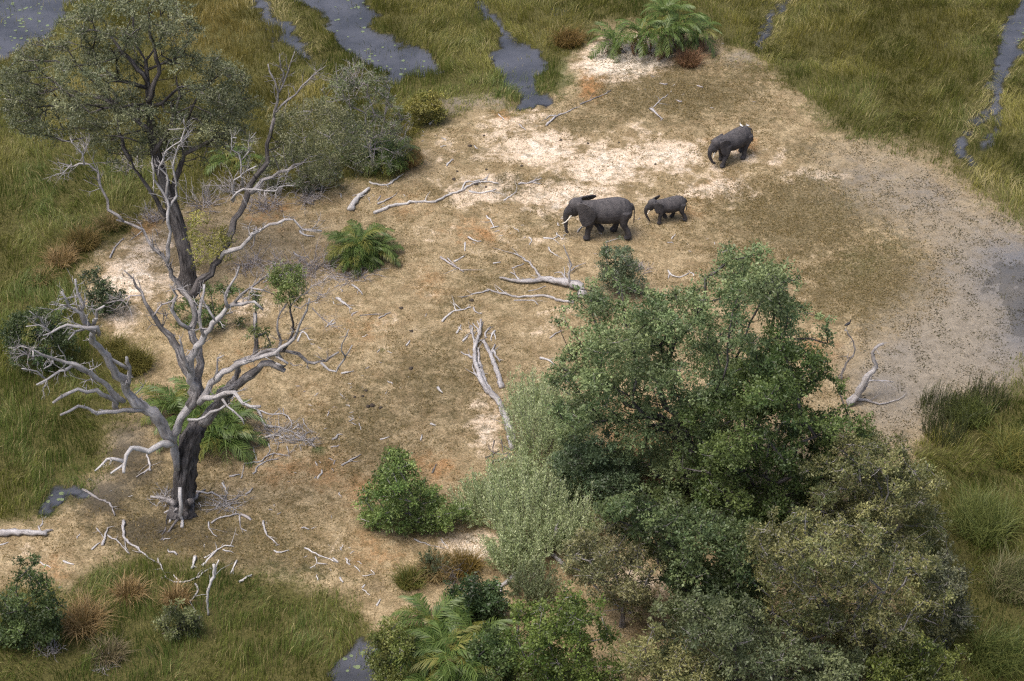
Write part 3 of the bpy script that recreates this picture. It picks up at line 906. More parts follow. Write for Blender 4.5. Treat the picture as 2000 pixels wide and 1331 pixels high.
def dead_tree():
    rng = np.random.default_rng(5)
    b = G(357, 992)
    t = thing('half_dead_tree', b, 'huge half dead tree with a furrowed dark trunk and bleached twisting limbs', 'tree')
    Y = b[1]
    mp = mpp(*b)
    z2m = mp / 2.857
    # trunk: dark furrowed column with flared foot
    tp = traced([(355, 1004), (357, 975), (361, 930), (366, 890), (371, 860), (385, 832)], 'n', Y, 0, 0.5, 0.0)
    tp[0, 2] = b[2] - 0.3
    q = spline(tp, 0.35)
    T = Tubes(); T.add(q, np.interp(np.linspace(0, 1, len(q)), [0, .12, .3, .75, 1], [.84, .62, .54, .52, .44]), 22, 0.10, rng)
    new_obj('trunk', T.mesh('trunk', M['bark']), t)
    # bleached stripped flank of the trunk
    T = Tubes(); add_limb(T, traced([(985, 1390), (975, 1300), (960, 1230), (985, 1170), (1010, 1100), (1060, 1040), (1110, 960)], 'b', Y, -0.40, -0.1), 22 * z2m, 26 * z2m, rng, 9)
    new_obj('stripped_flank', T.mesh('stripped_flank', M['bleach']), t)
    Ls = [  # (points, zoom, r0, r1, dy0, dy1, material, twigs, twig length)
        ([(960, 1225), (900, 1150), (850, 1075), (790, 1030), (730, 990), (702, 930), (690, 890), (650, 850), (615, 800), (580, 740), (530, 690), (512, 645), (540, 605)], 'b', 44, 17, -.4, -2.6, 'bleach', 4, 1.0),
        ([(530, 625), (470, 570), (430, 510), (380, 480), (365, 440), (345, 400)], 'b', 17, 6, -2.6, -3.2, 'bleach', 6, 1.0),
        ([(500, 590), (455, 540), (450, 470), (425, 420), (440, 375), (420, 330)], 'b', 15, 5, -2.6, -2.4, 'bleach', 5, .8),
        ([(520, 590), (535, 540), (560, 505), (582, 480)], 'b', 13, 7, -2.6, -2.8, 'bleach', 1, .6),
        ([(555, 640), (550, 595), (490, 600), (420, 590), (330, 595), (275, 640), (240, 645)], 'b', 15, 4, -2.6, -3.6, 'bleach', 4, .8),
        ([(470, 610), (420, 625), (380, 670)], 'b', 11, 5, -2.7, -3.2, 'bleach', 1, .5),
        ([(280, 625), (225, 590), (145, 595)], 'b', 6, 3, -3.3, -3.8, 'bleach', 3, .7),
        ([(260, 605), (222, 560), (165, 508)], 'b', 5, 2.5, -3.3, -3.8, 'bleach', 3, .6),
        ([(705, 930), (722, 880), (712, 830), (705, 765)], 'b', 20, 9, -1.5, -1.9, 'bleach', 1, .4),
        ([(712, 830), (665, 800), (600, 762)], 'b', 15, 8, -1.7, -2.0, 'bleach', 0, .4),
        ([(690, 1010), (620, 960), (570, 900), (510, 855), (460, 805), (365, 790), (290, 780), (240, 752), (192, 738), (187, 778)], 'b', 22, 7, -1.3, -3.6, 'bleach', 5, .9),
        ([(505, 860), (410, 830), (335, 850), (265, 888), (203, 920)], 'b', 15, 5, -2.0, -3.6, 'bleach', 4, .8),
        ([(250, 885), (205, 850), (122, 830)], 'b', 8, 4, -3, -3.8, 'bleach', 2, .6),
        ([(295, 785), (285, 815), (245, 830)], 'b', 8, 4, -3, -3.2, 'bleach', 1, .4),
        ([(190, 770), (150, 742), (95, 712), (45, 714)], 'b', 5, 2, -3.6, -4.2, 'twig', 7, .8),
        ([(150, 745), (110, 765), (80, 790)], 'b', 3.5, 1.5, -3.8, -4.2, 'twig', 4, .5),
        ([(650, 1030), (605, 990), (540, 948), (430, 945), (370, 970), (295, 1022)], 'b', 18, 9, -1.5, -3.2, 'bleach', 1, .4),
        ([(810, 1060), (720, 1075), (650, 1062), (530, 1076), (440, 1040), (390, 1070), (338, 1088)], 'b', 18, 7, -1.0, -3.4, 'bleach', 1, .4),
        ([(650, 1065), (640, 1010), (650, 975)], 'b', 22, 18, -1.2, -1.5, 'bleach', 0, .4),
        ([(955, 1255), (900, 1245), (820, 1285), (735, 1270), (700, 1320), (685, 1380), (690, 1410)], 'b', 26, 12, -.8, -3.2, 'white', 0, .4),
        ([(690, 1345), (590, 1330), (555, 1370), (530, 1400)], 'b', 14, 6, -2.6, -3.2, 'white', 1, .4),
        ([(685, 1370), (650, 1390), (618, 1415)], 'b', 11, 7, -2.8, -3.1, 'white', 0, .4),
        ([(1060, 1040), (1095, 960), (1070, 880), (1030, 800), (985, 720), (940, 650), (890, 580), (858, 535), (820, 455), (790, 400), (740, 335), (690, 280)], 'b', 40, 4, -.3, 1.0, 'midbark', 4, 1.0),
        ([(858, 535), (905, 480), (960, 450), (985, 420)], 'b', 9, 4, .4, .6, 'twig', 2, .8),
        ([(800, 420), (740, 425), (690, 440), (600, 465)], 'b', 6, 2, .8, 1.0, 'twig', 5, .9),
        ([(1090, 960), (1062, 860), (1075, 770), (1130, 670), (1165, 600), (1220, 558), (1270, 490), (1340, 462), (1430, 460), (1468, 500)], 'b', 32, 8, -.2, -1.2, 'bleach', 4, .9),
        ([(1060, 850), (1020, 740), (1000, 670)], 'b', 14, 6, -.6, -.8, 'bleach', 1, .5),
        ([(1140, 645), (1120, 540), (1130, 440), (1140, 360)], 'b', 14, 8, -.6, 0, 'bleach', 2, .7),
        ([(1200, 560), (1150, 500), (1125, 430)], 'b', 10, 6, -.8, -.6, 'bleach', 1, .5),
        ([(1270, 490), (1255, 440), (1280, 370), (1320, 310), (1335, 260)], 'b', 12, 5, -1, -.6, 'bleach', 2, .6),
        ([(1310, 460), (1350, 420), (1400, 380), (1440, 345), (1500, 300)], 'b', 10, 5, -1, -.2, 'midbark', 2, .8),
        ([(1400, 380), (1470, 385), (1530, 415)], 'b', 7, 3, -.6, -.6, 'bleach', 2, .5),
        ([(1470, 350), (1505, 320), (1500, 270), (1540, 240)], 'b', 5, 3, -.4, -.4, 'bleach', 2, .5),
        # second rising dark stem and its long bleached arms
        ([(1120, 960), (1105, 880), (1110, 760), (1085, 660), (1065, 610), (1092, 540), (1075, 470), (1060, 430), (1015, 385), (965, 320), (930, 235), (895, 185), (830, 120), (780, 60), (735, 15), (650, 0)], 'b', 36, 8, .2, 3.0, 'midbark', 4, 1.2),
        ([(1070, 425), (1110, 350), (1175, 290), (1230, 220), (1270, 130), (1300, 50), (1335, -40), (1380, -130), (1430, -240), (1480, -330), (1510, -470), (1530, -570)], 'b', 30, 12, .8, 5.0, 'bark', 2, 1.2),
        ([(1400, -150), (1460, -210), (1560, -260), (1640, -310), (1710, -340)], 'b', 16, 7, 3.0, 4.5, 'midbark', 3, 1.2),
        ([(1230, 215), (1285, 170), (1340, 155), (1400, 110), (1420, 60), (1500, 32), (1600, 8), (1650, 5), (1700, 42), (1795, 62)], 'b', 14, 5, 1.2, 0.5, 'bleach', 5, .9),
        ([(1430, 40), (1410, 130), (1395, 160)], 'b', 6, 3, 1.0, 1.0, 'twig', 0, .4),
        ([(1060, 610), (1005, 575), (965, 505), (990, 420), (970, 385), (1050, 400)], 'b', 16, 4, .4, .2, 'bleach', 3, .8),
        ([(935, 240), (938, 160), (935, 60), (942, -40), (945, -70), (900, -160), (870, -230), (848, -320)], 'b', 15, 6, 1.4, 2.0, 'bleach', 3, .8),
        ([(945, -70), (930, -150), (935, -220), (890, -300), (912, -350), (960, -410), (1018, -450), (1030, -500), (990, -508), (940, -505)], 'b', 9, 3, 1.8, 2.6, 'bleach', 5, .8),
        ([(948, -65), (985, -130), (985, -210), (960, -310), (1000, -410), (1060, -470), (1035, -520), (1025, -560)], 'b', 9, 3, 1.8, 2.6, 'bleach', 5, .8),
        ([(1000, -410), (1040, -470), (1070, -500)], 'b', 5, 2, 2.3, 2.6, 'bleach', 3, .6),
        ([(690, 10), (620, -60), (570, -170), (555, -260), (500, -300), (410, -310), (320, -320)], 'b', 11, 4, 2.6, 4.0, 'midbark', 6, 1.1),
        ([(470, -305), (455, -370), (400, -430), (390, -460)], 'b', 6, 2, 3.2, 3.6, 'bleach', 5, .8),
        ([(400, -310), (370, -270), (300, -245)], 'b', 5, 2, 3.6, 4.0, 'bleach', 4, .8),
        ([(450, -330), (480, -380), (485, -460)], 'b', 5, 2, 3.2, 3.6, 'twig', 5, .8),
        ([(1300, -100), (1300, -180), (1340, -250), (1430, -300)], 'b', 9, 4, 2.5, 2.5, 'bleach', 4, .8),
        ([(1360, -190), (1350, -250), (1345, -330), (1290, -400), (1285, -450), (1320, -460)], 'b', 7, 3, 2.6, 2.6, 'bleach', 5, .7),
        ([(1345, -330), (1400, -380), (1400, -440), (1430, -490)], 'b', 5, 2, 2.6, 2.8, 'bleach', 5, .7),
        ([(1290, -110), (1350, -180), (1420, -175), (1530, -165), (1560, -190), (1640, -190)], 'b', 8, 3, 2.0, 1.6, 'bleach', 6, .7),
        ([(1540, -170), (1555, -230), (1610, -270)], 'b', 4, 2, 1.8, 1.6, 'bleach', 4, .5),
        ([(1530, -570), (1545, -660), (1555, -720), (1510, -830), (1495, -870)], 'b', 10, 4, 5.0, 5.4, 'midbark', 2, .7),
        ([(1555, -710), (1590, -790), (1620, -880), (1645, -940)], 'b', 9, 3, 5.2, 5.6, 'midbark', 4, .8),
        ([(1575, -770), (1570, -850), (1560, -930)], 'b', 6, 3, 5.3, 5.6, 'midbark', 2, .6),
        ([(1540, -600), (1600, -670), (1690, -750), (1750, -810), (1820, -860)], 'b', 9, 3, 5.0, 5.6, 'midbark', 6, .9),
        # right hand limbs
        ([(1130, 1130), (1190, 1060), (1250, 970), (1330, 920), (1400, 860), (1460, 805), (1540, 810), (1590, 842)], 'b', 44, 18, 0, -1.2, 'midbark', 1, .6),
        ([(1110, 1020), (1150, 950), (1195, 890), (1240, 845), (1330, 812), (1420, 780), (1500, 755), (1560, 722), (1605, 690), (1655, 630), (1690, 540), (1725, 440)], 'b', 26, 5, -.4, -1.6, 'bleach', 3, .8),
        ([(1195, 890), (1210, 840), (1225, 780), (1250, 755)], 'b', 11, 4, -.7, -.8, 'bleach', 1, .5),
        ([(1260, 960), (1310, 880), (1330, 800), (1420, 757), (1530, 722), (1600, 730), (1655, 742), (1710, 790), (1790, 797), (1840, 765), (1890, 738)], 'b', 24, 7, .2, -1.6, 'midbark', 2, .6),
        ([(1790, 797), (1840, 830), (1882, 845), (1930, 760), (1965, 700)], 'b', 9, 4, -1.5, -2.0, 'bleach', 1, .5),
        ([(1928, 765), (1905, 690), (1918, 650), (1945, 610)], 'b', 6, 3, -1.9, -2, 'bleach', 1, .4),
        ([(1540, 760), (1600, 790), (1590, 830), (1540, 800)], 'b', 12, 8, -1.2, -1.4, 'bleach', 0, .4),
        ([(1580, 735), (1630, 640), (1645, 560), (1620, 470), (1610, 400)], 'b', 11, 5, -1.2, -.8, 'bark', 2, .7),
        ([(1575, 780), (1560, 690), (1548, 600), (1560, 520), (1600, 465)], 'b', 10, 5, -1.2, -.8, 'midbark', 2, .7),
        ([(1620, 480), (1700, 400), (1760, 360), (1840, 320), (1900, 345)], 'b', 5, 2, -1, -1.4, 'twig', 9, 1.0),
        ([(1740, 490), (1800, 540), (1860, 580), (1910, 590)], 'b', 4, 2, -1.2, -1.6, 'twig', 5, .8),
        ([(1640, 480), (1720, 470), (1790, 420), (1840, 380)], 'b', 4, 2, -1.2, -1.6, 'twig', 6, .9),
        ([(1050, 1115), (1150, 1100), (1220, 1060), (1255, 1035)], 'b', 12, 9, -.9, -1.2, 'bleach', 0, .4),
        ([(1130, 990), (1210, 990), (1245, 968), (1305, 972), (1340, 1020), (1400, 1052), (1452, 1040)], 'b', 20, 8, -.7, -2.0, 'bleach', 3, .6),
        ([(1240, 1000), (1265, 1040), (1310, 1065), (1345, 1100), (1362, 1140)], 'b', 10, 4, -1.2, -1.8, 'bleach', 1, .4),
        ([(1150, 1120), (1200, 1060), (1250, 1020), (1300, 960), (1310, 880)], 'b', 30, 20, .2, .3, 'midbark', 0, .4),
        # bark-stripped roots
        ([(1003, 250), (1006, 340), (1012, 430), (1016, 475)], 'c', 13, 12, -1.0, -1.9, 'white', 0, .4),
        ([(975, 335), (905, 318), (840, 304)], 'c', 30, 8, -.5, -.5, 'midbark', 0, .4),
        ([(1055, 330), (1110, 290), (1145, 262)], 'c', 28, 6, -.4, .1, 'midbark', 0, .4),
        ([(985, 370), (955, 385), (915, 392)], 'c', 10, 5, -1.2, -1.4, 'bleach', 0, .4),
        ([(1040, 330), (1055, 380), (1040, 420)], 'c', 12, 6, -1.0, -1.5, 'bark', 0, .4),
        ([(990, 430), (950, 490), (900, 545)], 'c', 10, 7, -1.5, -2.2, 'root', 0, .4),
        ([(935, 400), (930, 460), (905, 515)], 'c', 7, 6, -1.6, -2.1, 'root', 1, .4),
    ]
    for pts, zt, r0, r1, d0, d1, mt, tw, tl in Ls:
        T = Tubes()
        P = traced(pts, zt, Y, d0, d1)
        if zt == 'c':       # roots run down onto the soil
            for k in range(1, len(pts)):
                if k >= len(pts) - 2 and (k > 1 or len(pts) < 4): P[k] = G(*zpx(zt, *pts[k])) + np.array((0, 0, r1 * z2m * .5))
        add_limb(T, P, r0 * z2m * .76, max(r1 * z2m * .76, 0.012), rng, 8 if r0 > 12 else 6, int(tw * 3.2), tl * 1.2, 0.06)
        new_obj('root' if zt == 'c' else 'limb', T.mesh('limb', M[mt]), t)

    def crown(polys, dy, ncl, rr, depth, nl, L, W, pal, twn=80, shell=0.4):
        cen, rad = clumps(polys, Y + dy, ncl, rr[0], rr[1], depth, rng)
        me, tipb, ci = crown_mesh('crown', cen, rad, nl, L, W, pal, rng, 0.1, 8, 0.45, 0.8, shell)
        o = new_obj('crown', me, t)
        if twn: stuff(new_obj('twigs', twig_spray(cen, rad, tipb, ci, rng, twn).mesh('twigs', M['twig']), t))
        return o
    crown([[(535, 235), (590, 195), (650, 200), (700, 230), (725, 270), (700, 320), (640, 340), (570, 325), (535, 290)]], 5.5, 42, (.6, 1.2), 2.2, 15000, .12, .05, ((0.11, 0.125, 0.066), (0.23, 0.225, 0.115)), 150)
    crown([[(355, 445), (400, 425), (450, 450), (465, 495), (430, 520), (385, 505)]], 2.0, 14, (.4, .8), 1.0, 3200, .11, .05, ((0.22, 0.225, 0.05), (0.36, 0.33, 0.09)), 60, .2)
    crown([[(530, 530), (560, 515), (590, 530), (600, 570), (585, 600), (545, 595), (530, 565)]], -.8, 14, (.4, .7), .9, 4200, .11, .05, ((0.105, 0.155, 0.045), (0.20, 0.24, 0.075)), 50, .2)
    return t


# ------------------------------------------------------------------ tall leafy tree behind the dead one
def tall_tree():
    rng = np.random.default_rng(21)
    b = G(368, 566)
    t = thing('tall_acacia_tree', b, 'tall feathery grey green tree rising above the marsh behind the bleached limbs', 'tree')
    Y = b[1]; mp = mpp(*b)
    tp = [at(368, 570, Y), at(366, 520, Y), at(356, 470, Y + .4), at(342, 420, Y + .8), at(322, 360, Y + 1.2), at(306, 310, Y + 1.6), at(296, 260, Y + 2), at(290, 190, Y + 2.4), at(285, 120, Y + 2.8)]
    tp[0][2] = b[2] - 0.3
    q = spline(tp, 0.6)
    T = Tubes(); T.add(q, np.interp(np.linspace(0, 1, len(q)), [0, .08, .35, .6, 1], [.80, .46, .36, .28, .10]), 11, 0.07, rng)
    new_obj('trunk', T.mesh('trunk', M['bark']), t)
    lim = [[(352, 470), (330, 430), (300, 385), (262, 330), (250, 310)], [(330, 400), (345, 350), (355, 320), (362, 280), (372, 220), (400, 170)], [(255, 315), (235, 270), (222, 200), (205, 180)], [(300, 300), (330, 250), (350, 190), (345, 150)],
           [(296, 260), (240, 220), (190, 190), (120, 175), (70, 180)], [(225, 215), (222, 180), (185, 170)], [(290, 200), (310, 130), (290, 60), (300, 20)], [(288, 160), (230, 90), (190, 60), (160, 65)], [(360, 300), (420, 270), (450, 255)]]
    for k, L_ in enumerate(lim):
        P = np.array([at(x, y, Y + 1.2 + 0.3 * j + (k % 3 - 1) * .8 * j / 3) for j, (x, y) in enumerate(L_)])
        T = Tubes(); add_limb(T, P, .22 if k < 2 else .15, .04, rng, 7, 5, 1.3, 0.05)
        new_obj('limb', T.mesh('limb', M['bark']), t)
    polys = [[(35, 120), (90, 75), (150, 85), (230, 100), (300, 110), (360, 110), (430, 120), (480, 170), (490, 235), (430, 275), (400, 320), (330, 300), (270, 310), (200, 305), (120, 290), (60, 280), (15, 215)],
             [(380, 90), (440, 100), (500, 170), (505, 250), (460, 300), (400, 300)], [(0, 140), (60, 90), (90, 160), (60, 260), (5, 250)],
             [(110, 40), (190, -10), (260, -30), (340, -10), (380, 50), (400, 110), (330, 130), (250, 110), (170, 100)]]
    cen, rad = clumps(polys, Y + 2.4, 300, .5, 1.05, 4.6, rng)
    # thin the crown: keep airy gaps between the clumps
    keep = fbm(cen[:, 0] * .45, cen[:, 2] * .45 + cen[:, 1] * .2, 7, 2) > 0.30
    cen, rad = cen[keep], rad[keep]
    nodes, par, load = grow(list(q[len(q) // 3:]), cen, rng, .15)
    add_limbs(t, nodes, par, load, .02, .22, rng, len(q) - len(q) // 3, 'bark')
    me, tipb, ci = crown_mesh('crown', cen, rad, 72000, .15, .06, ((0.10, 0.12, 0.07), (0.24, 0.25, 0.14)), rng, .1, 8, .5, .65, .2)
    new_obj('crown', me, t)
    stuff(new_obj('twigs', twig_spray(cen, rad, tipb, ci, rng, 500).mesh('twigs', M['twig']), t))


dead_tree()
tall_tree()

# ------------------------------------------------------------------ living trees and bushes on the near side
make_tree('leafy_tree', 'broad blue green leafy tree in front of the three elephants', 'tree', (1350, 985),
          [[(1085, 620), (1110, 590), (1150, 560), (1200, 545), (1250, 575), (1310, 570), (1350, 560), (1395, 545), (1420, 500), (1465, 485), (1520, 500), (1550, 550), (1560, 600), (1620, 640), (1615, 670), (1560, 680), (1540, 760), (1500, 800), (1440, 860), (1400, 900),
            (1340, 890), (1300, 830), (1250, 840), (1215, 800), (1190, 830), (1150, 800), (1120, 780), (1085, 740), (1110, 700), (1130, 660)],
           [(1075, 730), (1130, 700), (1160, 760), (1150, 850), (1110, 860), (1080, 810)], [(1170, 820), (1260, 800), (1400, 860), (1420, 960), (1330, 960), (1280, 930), (1200, 900)]],
          215, (.55, 1.1), 5.0, 90000, .155, .082, ((0.095, 0.15, 0.064), (0.265, 0.32, 0.145)), 41, trunk_r=.5, fork=(1335, 850), twigs=420, droop=.3, shell=.45, lean=.5, space=.74)
make_tree('dark_leafy_tree', 'dark glossy green tree standing right before the blue green one', 'tree', (1490, 1060),
          [[(1390, 760), (1440, 720), (1500, 660), (1560, 690), (1600, 705), (1625, 750), (1650, 800), (1700, 845), (1660, 880), (1620, 915), (1600, 970), (1540, 1030), (1440, 1040), (1370, 1000), (1330, 930), (1350, 820)]],
          150, (.45, .95), 4.0, 60000, .15, .085, ((0.05, 0.088, 0.027), (0.16, 0.21, 0.066)), 42, trunk_r=.36, twigs=260, lean=0)
make_tree('olive_acacia_tree', 'olive yellow thorn tree beside the marsh, the higher of the pair', 'tree', (1730, 1100),
          [[(1565, 910), (1640, 870), (1700, 850), (1760, 880), (1820, 930), (1835, 990), (1850, 1050), (1800, 1090), (1720, 1090), (1640, 1070), (1580, 1010)]],
          120, (.45, .9), 3.4, 46000, .135, .066, ((0.10, 0.12, 0.05), (0.27, 0.26, 0.105)), 43, trunk_r=.26, twigs=900, tw=.24, per=8, bark='midbark', cvar=.28)
make_tree('olive_acacia_tree', 'big olive yellow thorn tree low in the right corner, twiggy crown', 'tree', (1670, 1310),
          [[(1480, 1030), (1560, 1010), (1640, 1025), (1720, 1040), (1790, 1060), (1820, 1120), (1850, 1190), (1840, 1260), (1760, 1300), (1680, 1270), (1600, 1265), (1530, 1240), (1490, 1160), (1475, 1090)]],
          180, (.45, .9), 3.6, 58000, .135, .066, ((0.095, 0.115, 0.046), (0.27, 0.255, 0.10)), 44, trunk_r=.26, twigs=1300, tw=.24, per=8, bark='midbark', cvar=.28)
make_tree('dark_thicket_tree', 'dark green small leaved tree wedged between the olive thorn trees', 'tree', (1390, 1240),
          [[(1180, 985), (1240, 960), (1290, 985), (1350, 990), (1420, 1010), (1490, 1040), (1500, 1150), (1480, 1240), (1400, 1260), (1330, 1220), (1300, 1130), (1260, 1060), (1200, 1030)]],
          125, (.5, .95), 3.0, 48000, .15, .08, ((0.055, 0.088, 0.036), (0.16, 0.20, 0.08)), 45, trunk_r=.26, twigs=260)
make_tree('pale_acacia_tree', 'pale olive airy thorn tree over bare sand near the fallen logs', 'tree', (1215, 1225),
          [[(1115, 1060), (1160, 1020), (1230, 1015), (1290, 1050), (1310, 1110), (1290, 1180), (1220, 1195), (1150, 1170), (1110, 1110)]],
          60, (.4, .8), 2.4, 17000, .14, .064, ((0.15, 0.155, 0.075), (0.29, 0.27, 0.13)), 46, trunk_r=.13, twigs=520, bark='midbark', shell=.3)
make_tree('grey_green_tree', 'grey green leafy tree at the bottom edge among thorn trees', 'tree', (1450, 1390),
          [[(1300, 1190), (1380, 1170), (1470, 1190), (1540, 1240), (1600, 1270), (1680, 1280), (1680, 1400), (1440, 1400), (1350, 1330), (1300, 1260)]],
          100, (.45, .9), 2.6, 34000, .145, .072, ((0.075, 0.10, 0.05), (0.175, 0.20, 0.095)), 47, trunk_r=.2, twigs=260)
make_tree('bright_leaf_bush', 'bright green small leaved bush beside the palm clump at the bottom', 'bush', (1090, 1375),
          [[(1000, 1210), (1050, 1180), (1110, 1165), (1165, 1190), (1200, 1240), (1210, 1350), (1010, 1360), (1005, 1270)]],
          54, (.5, .85), 1.8, 23000, .135, .08, ((0.075, 0.125, 0.026), (0.175, 0.225, 0.055)), 48, trunk_r=.14, twigs=260, bark='midbark')
make_tree('pale_acacia_tree', 'pale olive bush cut by the bottom edge of the picture', 'bush', (1310, 1400),
          [[(1200, 1275), (1270, 1240), (1340, 1240), (1395, 1280), (1410, 1360), (1200, 1370)]],
          34, (.5, .85), 1.6, 14000, .14, .064, ((0.14, 0.155, 0.062), (0.27, 0.26, 0.105)), 49, trunk_r=.12, twigs=180, bark='midbark')
make_tree('yellow_green_bush', 'yellow green bush in the lowest right corner under the thorn tree', 'bush', (1790, 1380),
          [[(1690, 1300), (1760, 1255), (1820, 1245), (1865, 1290), (1870, 1370), (1690, 1370)]],
          34, (.5, .85), 1.5, 13000, .145, .07, ((0.08, 0.11, 0.026), (0.20, 0.22, 0.058)), 50, trunk_r=.1, twigs=90)
make_tree('grey_thicket', 'greyish thicket under the thorn trees at the marsh edge', 'bush', (1850, 1250),
          [[(1800, 1080), (1850, 1070), (1880, 1130), (1890, 1210), (1870, 1270), (1800, 1260)]],
          32, (.5, .85), 1.4, 12000, .14, .06, ((0.09, 0.10, 0.06), (0.18, 0.185, 0.105)), 51, trunk_r=.1, twigs=200)
make_tree('blue_green_bush', 'blue green bush between the fallen trunk and the broad leafy tree', 'bush', (1165, 990),
          [[(1075, 900), (1120, 870), (1190, 865), (1240, 900), (1250, 970), (1190, 1000), (1110, 990)]],
          42, (.45, .85), 1.6, 16000, .145, .075, ((0.08, 0.125, 0.068), (0.17, 0.23, 0.12)), 52, trunk_r=.1, twigs=80, zmin=.1)
make_tree('mid_green_bush', 'mid green bush in the gap below the black crooked limb', 'bush', (1300, 1010),
          [[(1240, 970), (1290, 940), (1350, 950), (1370, 1000), (1320, 1020), (1250, 1015)]],
          26, (.4, .7), 1.4, 9000, .14, .07, ((0.065, 0.10, 0.035), (0.16, 0.20, 0.075)), 65, trunk_r=.07, twigs=60, zmin=.05)
make_tree('green_shrub', 'dense mid green pointed shrub standing alone on the clearing', 'shrub', (805, 1030),
          [[(742, 905), (768, 882), (800, 905), (830, 945), (860, 975), (905, 985), (922, 1010), (880, 1035), (800, 1040), (720, 1035), (702, 990), (722, 950)]],
          85, (.28, .55), 1.7, 21000, .13, .075, ((0.09, 0.15, 0.04), (0.27, 0.35, 0.11)), 53, space=.7, cvar=.32, trunk_r=.07, twigs=90, bark='midbark', zmin=.05)
make_tree('sapling', 'slim grey stemmed sapling just below the walking adult elephant', 'sapling', (1208, 575),
          [[(1180, 490), (1195, 470), (1215, 475), (1240, 500), (1255, 540), (1240, 575), (1180, 575), (1168, 520)]],
          24, (.35, .65), .9, 6500, .13, .066, ((0.085, 0.125, 0.068), (0.18, 0.22, 0.13)), 54, trunk_r=.08, twigs=90, bark='bleach', zmin=.15)
make_tree('pale_sage_bush', 'pale green bush at the left foot of the broad leafy tree crown', 'bush', (1155, 610),
          [[(1140, 560), (1165, 535), (1185, 560), (1180, 605), (1145, 605)]],
          8, (.3, .5), .6, 2600, .11, .05, ((0.15, 0.195, 0.105), (0.28, 0.31, 0.18)), 55, trunk_r=.05, twigs=40, zmin=.1)
make_tree('thorn_thicket', 'grey twiggy thicket with dusty leaves at the clearing edge', 'bush', (725, 335),
          [[(640, 150), (690, 120), (740, 150), (770, 190), (800, 230), (800, 290), (760, 335), (700, 340), (650, 310), (630, 220)]],
          120, (.3, .6), 2.6, 15000, .13, .055, ((0.095, 0.13, 0.055), (0.21, 0.23, 0.12)), 56, trunk_r=.14, twigs=1700, space=.72, bark='twig', shell=.3, zmin=.1)
make_tree('golden_bush', 'golden green low bush beside the muddy pool edge', 'bush', (835, 240),
          [[(795, 195), (830, 178), (865, 190), (872, 220), (850, 240), (800, 240)]],
          18, (.35, .6), 1.0, 6500, .13, .055, ((0.18, 0.19, 0.045), (0.32, 0.28, 0.075)), 57, trunk_r=.06, twigs=40, zmin=.1)
make_tree('young_tree', 'young dark green sapling bush at the lower left edge', 'sapling', (55, 1260),
          [[(35, 1120), (55, 1090), (75, 1110), (100, 1150), (112, 1200), (110, 1260), (30, 1270), (-20, 1260), (-15, 1180), (20, 1160)]],
          40, (.35, .65), 1.1, 11500, .14, .075, ((0.05, 0.08, 0.03), (0.125, 0.17, 0.06)), 58, trunk_r=.07, twigs=90, zmin=.1)
make_tree('dark_bush', 'dark green bush by the pale sand mound beside bleached limbs', 'bush', (205, 610),
          [[(165, 550), (190, 525), (225, 555), (247, 585), (235, 615), (175, 615)]],
          20, (.35, .6), 1.0, 5200, .13, .065, ((0.038, 0.062, 0.03), (0.10, 0.13, 0.065)), 59, trunk_r=.06, twigs=90, zmin=.1)
make_tree('dark_bush', 'darkest bush among the marsh grass at the left edge', 'bush', (70, 720),
          [[(10, 640), (50, 600), (100, 610), (140, 650), (150, 700), (100, 725), (20, 720)]],
          34, (.4, .7), 1.3, 11000, .14, .065, ((0.036, 0.062, 0.026), (0.10, 0.13, 0.055)), 60, trunk_r=.07, twigs=50, zmin=.1)
make_tree('low_green_bush', 'low green bush under the tall tree behind the stripped limbs', 'bush', (440, 640),
          [[(330, 590), (400, 560), (450, 540), (480, 580), (475, 635), (420, 640), (345, 640)]],
          20, (.3, .55), 1.0, 5000, .13, .065, ((0.075, 0.125, 0.04), (0.16, 0.21, 0.075)), 61, trunk_r=.06, twigs=70, zmin=.05, shell=.2)
make_tree('low_green_bush', 'small dark bush of glossy leaves above the bottom palm clump', 'bush', (930, 1215),
          [[(880, 1150), (920, 1130), (970, 1140), (990, 1180), (975, 1215), (900, 1220), (875, 1185)]],
          28, (.35, .65), 1.0, 9000, .145, .075, ((0.036, 0.07, 0.028), (0.095, 0.14, 0.055)), 62, trunk_r=.07, twigs=60, zmin=.05)
make_tree('slim_snag_tree', 'thin grey stem with a few green leaves right of the bleached limbs', 'sapling', (497, 700),
          [[(480, 640), (500, 625), (530, 650), (525, 690), (490, 680)], [(480, 570), (505, 560), (515, 600), (490, 610)]],
          9, (.25, .45), .6, 1500, .12, .06, ((0.09, 0.14, 0.045), (0.18, 0.22, 0.075)), 63, trunk_r=.15, fork=(500, 600), twigs=60, bark='midbark', zmin=.3)
make_tree('grey_green_bush', 'wide grey green bush bridging the dead tree limbs and the grey thicket', 'bush', (590, 375),
          [[(500, 330), (540, 300), (600, 290), (660, 310), (670, 350), (640, 372), (540, 375), (505, 360)]],
          44, (.35, .65), 1.8, 12000, .13, .055, ((0.09, 0.11, 0.055), (0.20, 0.21, 0.11)), 66, trunk_r=.07, twigs=500, bark='twig', zmin=.1, shell=.3)
make_tree('low_green_bush', 'low yellow green bush at the left of the arching palm clump', 'bush', (775, 1320),
          [[(730, 1240), (770, 1215), (800, 1250), (810, 1330), (790, 1370), (735, 1370), (725, 1300)]],
          30, (.35, .65), 1.3, 9000, .13, .06, ((0.10, 0.13, 0.03), (0.22, 0.23, 0.065)), 67, trunk_r=.06, twigs=60, zmin=.05)
